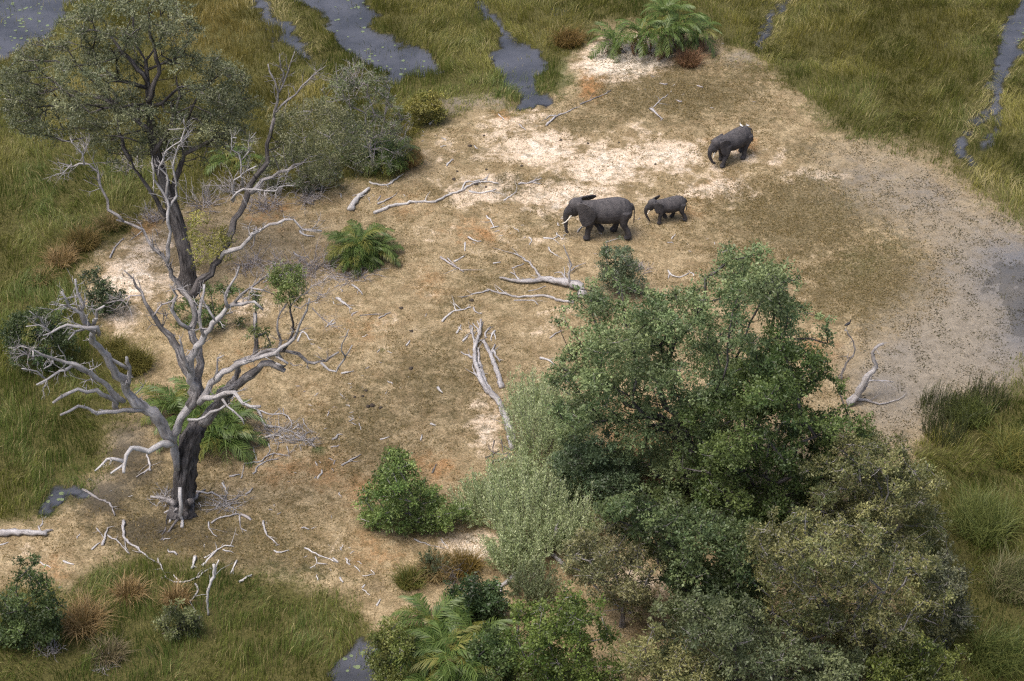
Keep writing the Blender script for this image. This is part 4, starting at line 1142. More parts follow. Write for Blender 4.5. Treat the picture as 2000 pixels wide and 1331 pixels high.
make_tree('low_green_bush', 'dark green bush at the right of the arching palm clump', 'bush', (965, 1330),
          [[(920, 1260), (960, 1230), (1000, 1260), (1010, 1330), (1000, 1370), (925, 1370)]],
          28, (.35, .65), 1.3, 9000, .14, .07, ((0.04, 0.075, 0.025), (0.12, 0.165, 0.055)), 68, trunk_r=.06, twigs=60, zmin=.05)
make_tree('dusty_bush', 'dusty olive bush in the lower left grass with pale dead twigs', 'bush', (345, 1240),
          [[(310, 1200), (345, 1180), (385, 1200), (385, 1240), (320, 1245)]], 12, (.3, .55), .8, 3800, .13, .055, ((0.105, 0.13, 0.055), (0.195, 0.21, 0.09)), 64, trunk_r=.05, twigs=70, zmin=.1)


# ------------------------------------------------------------------ wild sage: upright feathery shoots
def sage(base, wpx, hpx, n, label, seed, pal=((0.34, 0.42, 0.20), (0.56, 0.61, 0.35))):
    rng = np.random.default_rng(seed)
    b = G(*base); mp = mpp(*b)
    t = thing('wild_sage_shrub', b, label, 'shrub', 'pale sage shrubs around the fallen trunk')
    Rw = wpx * mp / 2; Hh = hpx * mp / math.cos(math.radians(40)) * .85
    T = Tubes(); LP, LD, LC = [], [], []
    for i in range(n):
        a = rng.uniform(0, 6.283); r = math.sqrt(rng.random())
        s = b + np.array((math.cos(a) * r * Rw * .55, math.sin(a) * r * Rw * .45, 0)); s[2] = float(gz(s[0], s[1]))
        out = np.array((math.cos(a) * r, math.sin(a) * r, 0))
        L = Hh * rng.uniform(.40, 1.2) * (1 - .35 * r)
        e = s + out * Rw * .55 + np.array((rng.normal(0, .15), rng.normal(0, .15), L))
        m = (s + e) / 2 + out * Rw * .12 + rng.normal(0, .06, 3)
        P = spline([s, m, e], .35)
        T.add(P, np.linspace(.009, .003, len(P)), 3)
        k = 60
        tt = rng.uniform(.15, 1.02, k)
        f = tt * (len(P) - 1); ii = np.clip(f.astype(int), 0, len(P) - 2); fr = (f - ii)[:, None]
        pos = P[ii] * (1 - fr) + P[ii + 1] * fr
        dr = (P[ii + 1] - P[ii]); dr /= np.linalg.norm(dr, axis=1)[:, None]
        LP.append(pos + rng.normal(0, .05, (k, 3))); LD.append(dr + rng.normal(0, .45, (k, 3)))
        c = np.clip(rng.normal(.5, .25), 0, 1); c = np.asarray(pal[0]) * (1 - c) + np.asarray(pal[1]) * c
        LC.append(np.tile(c, (k, 1)) * rng.uniform(.8, 1.2, (k, 1)))
    LP, LD, LC = np.vstack(LP), np.vstack(LD), np.vstack(LC)
    new_obj('stems', T.mesh('stems', M['twig']), t)
    V, F, Cc = leaves(LP, LD, rng.uniform(.10, .19, len(LP)), rng.uniform(.035, .065, len(LP)), LC, rng)
    new_obj('foliage', poly_mesh('foliage', V, F, M['leaf'], Cc), t)


sage((1070, 890), 170, 150, 260, 'tall pale sage shrub leaning against the fallen bleached trunk', 71)
sage((1040, 815), 110, 95, 160, 'pale sage shrub right of the middle of the fallen bleached trunk', 72)
sage((1050, 1040), 210, 135, 330, 'widest pale sage shrub below the roots of the fallen trunk', 73)
sage((950, 1005), 130, 80, 170, 'pale sage shrub next to the dense green pointed shrub', 74)
sage((1010, 1095), 140, 85, 190, 'pale sage shrub at the edge of the bare sand patch', 75)
sage((1120, 970), 120, 95, 160, 'pale sage shrub under the blue green bush', 76)
sage((1210, 930), 110, 70, 90, 'sage shrub in the shade below the broad tree crown', 77, ((0.15, 0.20, 0.09), (0.30, 0.34, 0.17)))
sage((1040, 1165), 110, 70, 90, 'greyish sage shrub by the short fallen log', 78, ((0.14, 0.18, 0.09), (0.27, 0.30, 0.16)))
sage((1140, 1110), 90, 60, 70, 'small sage shrub beneath the pale olive thorn tree', 79, ((0.16, 0.20, 0.10), (0.30, 0.32, 0.17)))
sage((1120, 830), 90, 80, 80, 'sage shrub touching the left side of the broad tree', 80)
sage((1005, 965), 140, 95, 180, 'pale sage shrub just below the black root tangle', 83)
sage((1120, 1060), 110, 85, 130, 'pale sage shrub between the slanting grey log and the thorn tree', 84)
sage((850, 1115), 60, 40, 40, 'small grey sage tuft on the pale sand above the palms', 81, ((0.10, 0.13, 0.07), (0.18, 0.20, 0.11)))
sage((1320, 900), 140, 70, 90, 'sage shrub beneath the dark low limb of the broad tree', 82, ((0.16, 0.21, 0.09), (0.32, 0.35, 0.17)))


# ------------------------------------------------------------------ elephants
def skin_mat():
    m, n, l, b = new_mat('elephant_skin')
    tc = n.new('ShaderNodeTexCoord')
    a = N_noise(n, l, tc.outputs['Object'], 2.0, 5, 0.6)
    f = N_noise(n, l, tc.outputs['Object'], 14.0, 5, 0.7)
    v = n.new('ShaderNodeTexVoronoi'); v.inputs['Scale'].default_value = 9; v.feature = 'DISTANCE_TO_EDGE'
    l.new(tc.outputs['Object'], v.inputs['Vector'])
    c = N_mix(n, l, N_map(n, l, a, .35, .65), (0.042, 0.040, 0.044), (0.082, 0.076, 0.079))
    dz = n.new('ShaderNodeSeparateXYZ'); l.new(tc.outputs['Object'], dz.inputs[0])
    dust = N_math(n, l, 'MULTIPLY', N_map(n, l, dz.outputs['Z'], 1.9, 2.7), N_map(n, l, N_noise(n, l, tc.outputs['Object'], 5.0, 5, .7), .35, .65, .25, .9))
    c = N_mix(n, l, dust, c, (0.135, 0.125, 0.126))
    c = N_mix(n, l, N_map(n, l, f, .35, .65), c, N_mix(n, l, 1.0, c, (0.75, 0.75, 0.76), 'MULTIPLY'))
    l.new(c, b.inputs['Base Color'])
    b.inputs['Roughness'].default_value = 0.8
    b.inputs['Specular IOR Level'].default_value = 0.25
    N_bump(n, l, N_math(n, l, 'ADD', N_map(n, l, v.outputs['Distance'], 0, .25), N_math(n, l, 'MULTIPLY', f, .8)), b, 0.5, 0.03)
    return m


M['skin'] = skin_mat()


def plain(name, c, rough=0.5):
    m, n, l, b = new_mat(name)
    g = n.new('ShaderNodeNewGeometry')
    nz = N_noise(n, l, g.outputs['Position'], 9.0, 4, .6)
    l.new(N_mix(n, l, nz, tuple(k * .8 for k in c), tuple(min(1, k * 1.15) for k in c)), b.inputs['Base Color'])
    b.inputs['Roughness'].default_value = rough
    return m


M['ivory'] = plain('ivory', (0.78, 0.74, 0.66), .35)
M['eye'] = plain('dark_eye', (0.012, 0.01, 0.01), .2)


def loft_x(T_V, T_F, n0, secs, sides=20):
    V = []
    for x, zt, zb, hw, fl_ in secs:
        zc = (zt + zb) / 2; hh = (zt - zb) / 2
        for a in np.linspace(0, 2 * math.pi, sides, endpoint=False):
            cy, sz = math.cos(a), math.sin(a)
            wdt = hw * (1 - fl_ * max(0, sz) ** 2)
            V.append((x, wdt * cy, zc + hh * sz))
    n = len(secs); F = []
    for i in range(n - 1):
        for j in range(sides):
            F.append((n0 + i * sides + j, n0 + i * sides + (j + 1) % sides, n0 + (i + 1) * sides + (j + 1) % sides, n0 + (i + 1) * sides + j))
    F.append(tuple(n0 + j for j in range(sides))[::-1]); F.append(tuple(n0 + (n - 1) * sides + j for j in range(sides)))
    T_V.extend(V); T_F.extend(F)


def elephant(label, foot_px, heading, scale, legs, trunk, earL, earR, ear_size=1.0, tusk=1.0, head_dz=0.0, seed=1, tail=None):
    """heading: angle of the forward axis in the ground plane; built facing +x, left flank at +y"""
    rng = np.random.default_rng(seed)
    V, F = [], []
    # trunk of the body: (x, top, bottom, half width, flattening of the back)
    secs = [(-1.50, 1.95, 1.55, .12, 0), (-1.44, 2.22, 1.30, .34, .2), (-1.28, 2.46, 1.18, .50, .25), (-1.02, 2.62, 1.10, .62, .28), (-.65, 2.70, 1.00, .70, .30), (-.2, 2.66, .94, .74, .30),
            (.3, 2.57, .95, .73, .28), (.7, 2.50, 1.02, .66, .25), (1.0, 2.50, 1.12, .56, .22), (1.25, 2.50, 1.26, .46, .2), (1.5, 2.50, 1.45, .38, .15), (1.72, 2.40, 1.6, .30, 0)]
    loft_x(V, F, 0, secs)

    def tube(P, R, sides=12, sq=None):
        T = Tubes()
        q = spline(P, .1); R_ = np.interp(np.linspace(0, 1, len(q)), np.linspace(0, 1, len(R)), R)
        T.add(q, R_, sides)
        n0 = len(V)
        V.extend([tuple(v) for v in np.vstack(T.V)])
        for f in np.vstack(T.F):
            f = [int(k) + n0 for k in f]
            F.append(tuple(f) if f[2] != f[3] else tuple(f[:3]))

    def ball(c, r, sides=14):
        n0 = len(V); rings = 9
        for i in range(rings):
            th = math.pi * (i + .5) / rings
            for j in range(sides):
                ph = 2 * math.pi * j / sides
                V.append((c[0] + r[0] * math.sin(th) * math.cos(ph), c[1] + r[1] * math.sin(th) * math.sin(ph), c[2] + r[2] * math.cos(th)))
        for i in range(rings - 1):
            for j in range(sides):
                F.append((n0 + i * sides + j, n0 + (i + 1) * sides + j, n0 + (i + 1) * sides + (j + 1) % sides, n0 + i * sides + (j + 1) % sides))
        F.append(tuple(n0 + j for j in range(sides))); F.append(tuple(n0 + (rings - 1) * sides + j for j in range(sides))[::-1])
    h = head_dz
    ball((1.86, 0, 2.20 + h), (.46, .37, .50)); ball((2.02, 0, 1.92 + h), (.42, .34, .42)); ball((1.80, 0, 2.46 + h), (.34, .30, .22)); ball((1.95, 0, 1.62 + h), (.26, .20, .22))
    tube([(p[0], p[1], p[2]) for p in trunk], [.30, .25, .19, .155, .125, .105, .09], 12)
    for (side, hip, pts) in legs:
        y = side
        if hip == 'F':
            top = [(1.0, y * .30, 1.75), (1.02, y * .36, 1.35)]; R = [.36, .32]
        else:
            top = [(-1.02, y * .28, 1.9), (-.98, y * .36, 1.45)]; R = [.44, .38]
        P = top + [(p[0], y * p[1], p[2]) for p in pts]
        R = R + ([.24, .185, .175, .20] if hip == 'F' else [.25, .18, .18, .20])
        tube(P, R, 12)
        f = P[-1]; k = P[-2]
        if f[2] < .2: ball((f[0] + .04, f[1], max(.14, f[2])), (.23, .21, .15), 12)
        else: ball((f[0], f[1], f[2]), (.19, .19, .19), 12)
    # ears: thick leaf-shaped sheets swung out from the head
    out = [(0, .34), (.10, .50), (.38, .58), (.72, .52), (.95, .28), (1.02, -.05), (.92, -.36), (.70, -.62), (.46, -.82), (.26, -.80), (.12, -.52), (.03, -.15)]
    for sgn, (ang, tilt, roll) in ((1, earL), (-1, earR)):
        a = math.radians(ang); ro = math.radians(roll); n0 = len(V); es = 1.12 * ear_size
        for off in (-.045, .045):
            for u, v in out:
                bow = .12 * math.sin(math.pi * min(1, u)) * (1 if roll < 20 else .2)
                pu = u * es; pv = (v - .2 * (roll > 20)) * es
                yy = .33 + pu * math.sin(a) + bow + off * math.cos(a) * math.cos(ro) - pv * math.sin(ro); xx = 1.78 - pu * math.cos(a) + off * math.sin(a)
                V.append((xx, sgn * yy, 2.05 + h + pv * math.cos(ro) + tilt * pu + off * math.sin(ro) + (.34 if roll > 20 else 0)))
        k = len(out)
        for q in range(k):
            F.append((n0 + q, n0 + (q + 1) % k, n0 + k + (q + 1) % k, n0 + k + q))
        F.append(tuple(n0 + q for q in range(k))[::-1]); F.append(tuple(n0 + k + q for q in range(k)))
    tl = tail or [(-1.42, 0, 2.25), (-1.58, .02, 2.0), (-1.62, .03, 1.6), (-1.62, .05, 1.15), (-1.60, .05, .85)]
    tube(tl, [.10, .06, .045, .04, .065, .03], 8)
    me = bpy.data.meshes.new('elephant'); me.from_pydata(V, [], F); me.update()
    tmp = bpy.data.objects.new('tmp', me); C.objects.link(tmp)
    r = tmp.modifiers.new('r', 'REMESH'); r.mode = 'VOXEL'; r.voxel_size = .047; r.use_smooth_shade = True
    sm = tmp.modifiers.new('s', 'SMOOTH'); sm.factor = .5; sm.iterations = 3
    dg = bpy.context.evaluated_depsgraph_get()
    body = bpy.data.meshes.new_from_object(tmp.evaluated_get(dg))
    bpy.data.objects.remove(tmp); bpy.data.meshes.remove(me)
    body.name = 'elephant'
    body.materials.clear(); body.materials.append(M['skin'])
    p = G(*foot_px)
    o = bpy.data.objects.new('elephant', body); C.objects.link(o)
    o.location = p; o.rotation_euler = (0, 0, heading); o.scale = (scale,) * 3
    tag(o, label, 'elephant', 'elephants crossing the clearing')
    for sgn in (1, -1):
        if tusk > 0:
            T = Tubes()
            q = spline([(2.12, sgn * .20, 1.60 + h), (2.30, sgn * .24, 1.36 + h), (2.30 + .24 * tusk, sgn * .30, 1.36 + h - .22 * tusk), (2.30 + .50 * tusk, sgn * .33, 1.36 + h - .30 * tusk)], .06)
            T.add(q, np.linspace(.052, .018, len(q)), 8)
            c = bpy.data.objects.new('tusk', T.mesh('tusk', M['ivory'])); C.objects.link(c); c.parent = o
        T = Tubes(); T.add([(2.10, sgn * .30, 2.10 + h), (2.12, sgn * .345, 2.10 + h)], [.045, .03], 7)
        c = bpy.data.objects.new('eye', T.mesh('eye', M['eye'])); C.objects.link(c); c.parent = o
    return o


TR_DOWN = [(2.05, 0, 2.0), (2.34, 0, 1.75), (2.44, 0, 1.40), (2.44, 0, 1.0), (2.42, 0, .65), (2.40, 0, .38), (2.30, .02, .22)]
TR_BACK = [(2.05, 0, 2.0), (2.36, 0, 1.75), (2.46, 0, 1.40), (2.42, .03, 1.05), (2.28, .06, .75), (2.12, .10, .50), (1.92, .12, .40)]
TR_CALF = [(2.05, 0, 2.0), (2.36, 0, 1.75), (2.46, 0, 1.40), (2.42, .02, 1.05), (2.30, .05, .75), (2.16, .06, .45), (2.05, .08, .25)]
elephant('large tusked adult elephant striding with its trunk hanging straight down', (1184, 460), math.pi + .02, 1.02,
         [(1, 'F', [(1.02, .40, 1.05), (1.12, .42, .65), (1.15, .42, .28), (1.17, .42, .10)]),
          (-1, 'F', [(.80, .40, 1.08), (.62, .42, .62), (.42, .42, .38), (.26, .42, .16)]),
          (1, 'H', [(-1.00, .42, 1.02), (-1.22, .43, .58), (-1.30, .43, .28), (-1.27, .43, .10)]),
          (-1, 'H', [(-.78, .42, 1.02), (-.62, .42, .58), (-.55, .42, .28), (-.48, .42, .10)])],
         TR_DOWN, (24, -.06, 0), (10, .11, 45), 1.06, .8, seed=1)
elephant('small elephant calf trotting close behind the large tusked adult', (1308, 430), math.pi + .22, .64,
         [(1, 'F', [(1.06, .40, 1.05), (1.14, .42, .65), (1.14, .42, .28), (1.14, .42, .10)]),
          (-1, 'F', [(.86, .40, 1.08), (.66, .42, .66), (.46, .42, .42), (.34, .42, .18)]),
          (1, 'H', [(-1.06, .42, 1.02), (-1.30, .43, .58), (-1.42, .43, .28), (-1.40, .43, .10)]),
          (-1, 'H', [(-.70, .42, 1.02), (-.50, .42, .58), (-.42, .42, .28), (-.34, .42, .10)])],
         TR_CALF, (16, -.04, 0), (14, .26, 34), .82, .2, head_dz=-.02, seed=2)
adol = elephant('half grown elephant walking down alone, highest on the clearing, head lowered', (1432, 311), math.pi + .62, .84,
         [(1, 'F', [(1.08, .40, 1.05), (1.28, .42, .65), (1.38, .42, .28), (1.42, .42, .10)]),
          (-1, 'F', [(.98, .40, 1.08), (.92, .42, .65), (.86, .42, .28), (.84, .42, .10)]),
          (1, 'H', [(-.80, .42, 1.02), (-.72, .43, .58), (-.70, .43, .28), (-.62, .43, .10)]),
          (-1, 'H', [(-1.00, .42, 1.02), (-1.18, .42, .58), (-1.22, .42, .28), (-1.16, .42, .10)])],
         TR_BACK, (10, -.05, 0), (10, .08, 44), .86, .2, head_dz=-.12, seed=3,
         tail=[(-1.42, 0, 2.25), (-1.66, .0, 2.05), (-1.80, .0, 1.65), (-1.86, .03, 1.2), (-1.78, .03, .85)])


# ------------------------------------------------------------------ palms
def frond_mesh(seed, L=1.8, arch=.9, nl=22, ll=.42, pal=((0.05, 0.09, 0.02), (0.135, 0.19, 0.05))):
    rng = np.random.default_rng(seed)
    t = np.linspace(0, 1, 9)
    R = np.stack([L * (t - .18 * arch * t ** 3), rng.normal(0, .05) * t, L * (.55 * t - arch * .75 * t ** 2.2)], -1)
    V, F, Cc = [], [], []
    c0 = np.asarray(pal[0]); c1 = np.asarray(pal[1])
    for i in range(len(t) - 1):          # midrib as a slim two-sided ridge
        n = len(V); w = .028 * (1 - t[i] * .8)
        V += [R[i] + (0, w, 0), R[i] - (0, w, 0), R[i + 1] - (0, w * .8, 0), R[i + 1] + (0, w * .8, 0)]
        F += [(n, n + 1, n + 2), (n, n + 2, n + 3)]; Cc += [c1 * 1.1] * 4
    for k in range(nl):
        tt = .14 + .86 * k / (nl - 1); f = tt * 8; i = min(7, int(f)); p = R[i] + (R[i + 1] - R[i]) * (f - i)
        ax = R[i + 1] - R[i]; ax /= np.linalg.norm(ax)
        for s in (1, -1):
            l_ = ll * (.55 + .6 * math.sin(math.pi * min(1, tt * .85 + .12))) * rng.uniform(.85, 1.15)
            d = ax * .75 + np.array((0, s * .85, .18 - .3 * tt)) + rng.normal(0, .12, 3); d /= np.linalg.norm(d)
            w = np.cross(d, (0, 0, 1)); w = w / (np.linalg.norm(w) + 1e-6) * .022
            m_ = p + d * l_ * .55; e = p + d * l_ - np.array((0, 0, .28 * l_)); n = len(V)
            V += [p - w * .6, p + w * .6, m_ - w, m_ + w, e]
            F += [(n, n + 1, n + 3), (n, n + 3, n + 2), (n + 2, n + 3, n + 4)]
            c = c0 + (c1 - c0) * rng.random(); Cc += [c] * 5
    return poly_mesh('frond', np.array(V), np.array(F), M['frond'], np.array(Cc))


FG = [frond_mesh(300 + i, 1.9, .75 + .12 * i, 22, .42) for i in range(5)]
FY = [frond_mesh(320 + i, 1.9, .85 + .12 * i, 22, .42, ((0.12, 0.14, 0.03), (0.23, 0.22, 0.06))) for i in range(2)]
FD = [frond_mesh(340 + i, 1.6, 1.5, 18, .36, ((0.13, 0.075, 0.035), (0.26, 0.16, 0.085))) for i in range(3)]


def palm(base, heads, label, seed, nf=15, size=1.0, dead=4, yellow=.15):
    rng = np.random.default_rng(seed)
    b = G(*base)
    t = thing('date_palm', b, label, 'palm')
    for (hx, hy, hz) in heads:
        x, y = b[0] + hx, b[1] + hy; z0 = float(gz(x, y)); host = t
        if hz > .3:
            T = Tubes(); P = spline([(x - hx * .25, y - hy * .25, z0 - .1), (x - hx * .05, y, z0 + hz * .5), (x, y, z0 + hz)], .25)
            T.add(P, np.linspace(.16, .12, len(P)), 7, .12, rng); T.V = [v - b for v in T.V]
            host = bpy.data.objects.new('stem', T.mesh('stem', M['root'])); C.objects.link(host); host.parent = t
        for k in range(nf):
            u = rng.random()
            me = FY[rng.integers(2)] if rng.random() < yellow else FG[rng.integers(5)]
            o = bpy.data.objects.new('frond', me); C.objects.link(o); o.parent = host
            o.location = Vector((x, y, z0 + max(hz, .08))) - t.location
            el = -.75 + 1.0 * (k / nf)
            o.rotation_euler = (rng.normal(0, .2), el + rng.normal(0, .12), k * 2.4 + rng.normal(0, .2))
            s = size * rng.uniform(.75, 1.1); o.scale = (s, s, s)
        for k in range(dead):
            o = bpy.data.objects.new('frond', FD[rng.integers(3)]); C.objects.link(o); o.parent = host
            o.location = Vector((x, y, z0 + max(hz * .9, .1))) - t.location
            o.rotation_euler = (rng.normal(0, .3), .75 + rng.normal(0, .2), rng.uniform(0, 6.28)); s = size * rng.uniform(.6, .9); o.scale = (s, s, s)
    return t


palm((707, 508), [(0, 0, 1.0), (-.9, .2, .7), (.8, .1, .5), (.1, .9, .9), (-.2, -.6, .3)], 'dense green date palm clump on the clearing beside the long fallen branch', 401, 21, 1.0, 4)
palm((1290, 112), [(0, 0, 1.6), (-1.4, .6, 1.4), (1.2, .8, 2.0), (.3, 2.0, 2.2), (-3.2, .8, .6), (2.6, 1.2, 1.0)], 'tall date palm clump with grey dead skirt above the white sand', 402, 16, 1.25, 9)
palm((860, 1325), [(-.5, 2.4, 1.0), (.2, .4, 1.0), (1.6, 1.0, .8), (-1.4, 1.2, .6), (1.0, -.2, .8), (-.6, -.4, .5), (.4, 1.6, .6)], 'arching date palm clump at the bottom edge', 403, 17, 1.35, 3, .25)
palm((415, 868), [(0, 0, .5), (-.9, .5, .7), (-1.8, 1.4, .7), (.8, -.2, .3), (-.6, 1.8, 1.0), (-2.6, 2.2, .6), (.5, 1.0, .6)], 'low date palm clump behind the dark furrowed trunk', 404, 14, 1.3, 3)
palm((750, 330), [(0, 0, .6), (-1.6, .5, .6), (.8, .4, .8)], 'date palm growing inside the grey thicket', 405, 14, 1.15, 2)
palm((480, 330), [(0, 0, .5), (-1.2, .4, .4)], 'low palm half hidden below the leafy right limb of the dead tree', 406, 11, 1.0, 2, .3)
palm((105, 650), [(0, 0, .3)], 'small grey palm among the dark bushes at the left edge', 407, 11, .9, 4, .3)


# ------------------------------------------------------------------ grass tussocks
def tussock(base, r, h, n, ca, cb, label, seed, cat='grass tuft', name='grass_tussock', upright=.5):
    rng = np.random.default_rng(seed)
    b = G(*base)
    a = rng.uniform(0, 6.283, n); q = np.sqrt(rng.random(n)) * r * .55
    x = b[0] + np.cos(a) * q; y = b[1] + np.sin(a) * q
    az = a + rng.normal(0, .9, n) if r < 1.55 else rng.uniform(0, 6.28) + rng.normal(0, 1.25, n)
    lean = np.clip(q / (r * .55) * (1.3 - upright) + rng.normal(0.15, .3, n), .02, 1.6)
    c = lerp(ca, cb, rng.random(n)) * rng.uniform(.8, 1.2, (n, 1))
    V, F, Cc = blades(x, y, gz(x, y) - .03, h * rng.uniform(.35, 1.15, n), rng.uniform(.022, .042, n), az, lean, rng.uniform(0, 3.14, n), c)
    o = bpy.data.objects.new(name, poly_mesh(name, V - b, F, M['grass'], Cc)); C.objects.link(o); o.location = b
    return tag(o, label, cat, 'grass tussocks standing out from the grass beds')


OL, OL2 = (0.11, 0.105, 0.028), (0.21, 0.18, 0.055)
BR, BR2 = (0.21, 0.135, 0.055), (0.40, 0.29, 0.15)
GR, GR2 = (0.085, 0.115, 0.03), (0.18, 0.195, 0.06)
for i, a in enumerate([
    ((262, 715), 1.7, 1.3, 1500, OL, OL2, 'large dark olive tussock at the foot of the pale sand mound'),
    ((225, 690), 1.2, 1.0, 700, OL, OL2, 'smaller olive tussock just above the large dark one'),
    ((165, 1225), 1.4, 1.4, 1100, BR, BR2, 'straw brown tussock beside the lower left sapling'),
    ((255, 1165), 1.0, 1.0, 700, BR, BR2, 'straw brown tussock near the white branch lying in the grass'),
    ((345, 1175), .9, .9, 600, BR, BR2, 'straw tussock left of the upright white snag'),
    ((215, 1285), 1.1, .9, 700, (0.13, 0.11, 0.06), (0.26, 0.21, 0.13), 'faded tussock with dead twigs near the bottom left'),
    ((165, 480), 1.5, 1.1, 900, (0.14, 0.10, 0.035), (0.25, 0.18, 0.07), 'golden brown tussock above the pale sand mound'),
    ((120, 515), 1.3, 1.0, 800, BR, BR2, 'brown tussock at the left of the golden one'),
    ((85, 550), 1.0, .8, 600, OL, BR2, 'low brownish tussock on the marsh edge, farthest left'),
    ((215, 445), 1.2, .9, 700, OL, BR2, 'olive brown tussock under the left branches of the tall tree'),
    ((800, 320), 1.1, 1.2, 900, BR, BR2, 'rust brown tussock at the foot of the grey thicket'),
    ((1345, 125), 1.2, 1.1, 900, (0.16, 0.085, 0.045), (0.30, 0.18, 0.11), 'reddish brown tussock under the palm skirt'),
    ((1110, 85), 1.6, 1.2, 1300, (0.15, 0.10, 0.03), (0.26, 0.17, 0.07), 'rusty tussock bank left of the white sand'),
    ((850, 1120), 1.3, 1.0, 1000, (0.22, 0.16, 0.07), (0.38, 0.29, 0.15), 'pale straw tussock on the sand above the palm clump'),
    ((905, 1115), 1.2, 1.1, 900, (0.13, 0.09, 0.03), (0.24, 0.17, 0.05), 'golden brown tussock right of the pale straw one'),
    ((800, 1140), 1.0, .9, 700, GR, (0.2, 0.17, 0.05), 'olive tussock at the upper edge of the palm clump'),
    ((1920, 1040), 2.2, 1.9, 2200, GR, GR2, 'big domed green tussock on the right edge marsh'),
    ((1985, 900), 2.0, 1.6, 1600, GR, (0.22, 0.19, 0.05), 'yellow green tussock above the big domed one'),
    ((1970, 1150), 2.0, 1.7, 1700, GR, (0.24, 0.21, 0.12), 'straw streaked tussock below the big domed one'),
    ((1940, 1290), 2.0, 1.7, 1700, (0.06, 0.09, 0.025), GR2, 'dark green tussock in the bottom right corner'),
    ((1900, 820), 1.6, 1.3, 1200, GR, GR2, 'green tussock behind the reeds by the mud flat'),
]):
    tussock(*a, 500 + i)

# reeds on the mud flat edge
for i, (x, y, lab) in enumerate([((1845), 850, 'thin dark reed clump nearest the thorn tree'), (1880, 815, 'thin dark reed clump in the middle of the flat edge'), (1925, 785, 'thin dark reed clump by the deeper blue shallows'), (1835, 800, 'sparse reed clump standing farthest out in the mud')]):
    tussock((x, y), 2.2, 1.6, 330, (0.05, 0.06, 0.03), (0.11, 0.12, 0.05), lab, 540 + i, 'reeds', 'reed_clump', 1.15)['group'] = 'reeds at the edge of the mud flat'


# ------------------------------------------------------------------ leafless twig shrubs
def twig_shrub(base, w, h, n, label, seed, mat='twig', lie=0.0):
    rng = np.random.default_rng(seed); b = G(*base); T = Tubes()
    for i in range(n):
        a = rng.uniform(0, 6.283); s = b + np.array((rng.normal(0, w * .12), rng.normal(0, w * .10), -.05))
        d = np.array((math.cos(a), math.sin(a), rng.uniform(.3, 1.4) * (1 - lie) * h / w * 1.6)); d /= np.linalg.norm(d)
        L = rng.uniform(.45, 1) * max(w * .6, h); p = s; P = [p]
        for k in range(4):
            p = p + d * L / 4; d = d + rng.normal(0, .28, 3); d /= np.linalg.norm(d); p[2] = max(p[2], b[2] + .04); P.append(p.copy())
        T.add(np.array(P), np.linspace(.022, .007, 5), 4)
        for q in range(4):
            j = rng.integers(1, 4); d2 = d + rng.normal(0, .7, 3); d2 /= np.linalg.norm(d2); l2 = L * rng.uniform(.2, .45)
            m = P[j] + d2 * l2 * .5 + rng.normal(0, .05, 3); e = m + (d2 + rng.normal(0, .4, 3)) * l2 * .5; m[2] = max(m[2], b[2] + .03); e[2] = max(e[2], b[2] + .03)
            T.add(np.array([P[j], m, e]), [.011, .008, .004], 3)
    T.V = [v - b for v in T.V]
    o = bpy.data.objects.new('leafless_shrub', T.mesh('leafless_shrub', M[mat])); C.objects.link(o); o.location = b
    return tag(o, label, 'dead shrub', 'leafless grey shrubs')


for i, a in enumerate([
    ((520, 405), 3.6, 1.8, 44, 'leafless grey scrub behind the long bleached arm'),
    ((600, 392), 3.4, 1.6, 40, 'leafless scrub between the dead tree and the thicket'),
    ((460, 372), 3.4, 1.8, 40, 'leafless scrub right of the tall tree trunk'),
    ((300, 430), 3.0, 1.6, 34, 'leafless scrub left of the tall tree trunk'),
    ((560, 540), 4.0, 2.0, 46, 'leafless grey shrub among the right hand limbs of the dead tree'),
    ((620, 520), 3.4, 1.5, 42, 'leafless grey shrub left of the dense palm clump'),
    ((690, 540), 3.0, .9, 36, 'fallen grey twig heap below the dense palm clump'),
    ((490, 520), 3.0, 1.6, 34, 'leafless shrub under the long bleached arm'),
    ((760, 300), 3.4, 2.2, 60, 'pale tangled dead shrub on the right face of the grey thicket'),
    ((690, 170), 3.0, 2.4, 46, 'pale grey dead shrub rising from the top of the thicket'),
    ((250, 330), 3.0, 1.8, 30, 'bare grey twigs below the left branches of the tall tree'),
    ((400, 400), 3.6, 1.6, 40, 'leafless bush under the tall tree trunk'),
    ((1250, 530), 1.6, .8, 22, 'small leafless shrub right of the slim sapling'),
    ((100, 1270), 1.8, .9, 26, 'white dead twigs in the lower left grass beside the sapling'),
    ((205, 1300), 1.8, .7, 26, 'grey dead twig heap in the bottom left grass'),
    ((1610, 1330), 2.6, 1.8, 56, 'brownish bare twig bush under the big thorn tree'),
    ((885, 1130), 1.8, 1.5, 30, 'dark leafless shrub beside the pale straw tussock', ),
    ((445, 985), 2.4, .5, 34, 'grey twig litter right of the furrowed trunk foot'),
    ((320, 975), 1.8, .4, 24, 'grey twig litter left of the furrowed trunk foot'),
    ((590, 860), 2.2, .5, 30, 'grey twig litter at the outer end of the bough pile'),
    ((540, 850), 2.6, .7, 36, 'pile of fallen bleached twigs right of the low palm'),
]):
    twig_shrub(*a, 600 + i, 'root' if i == 16 else ('bleach' if i >= 17 else 'twig'), .8 if i >= 17 else (.6 if i in (6, 14) else 0))


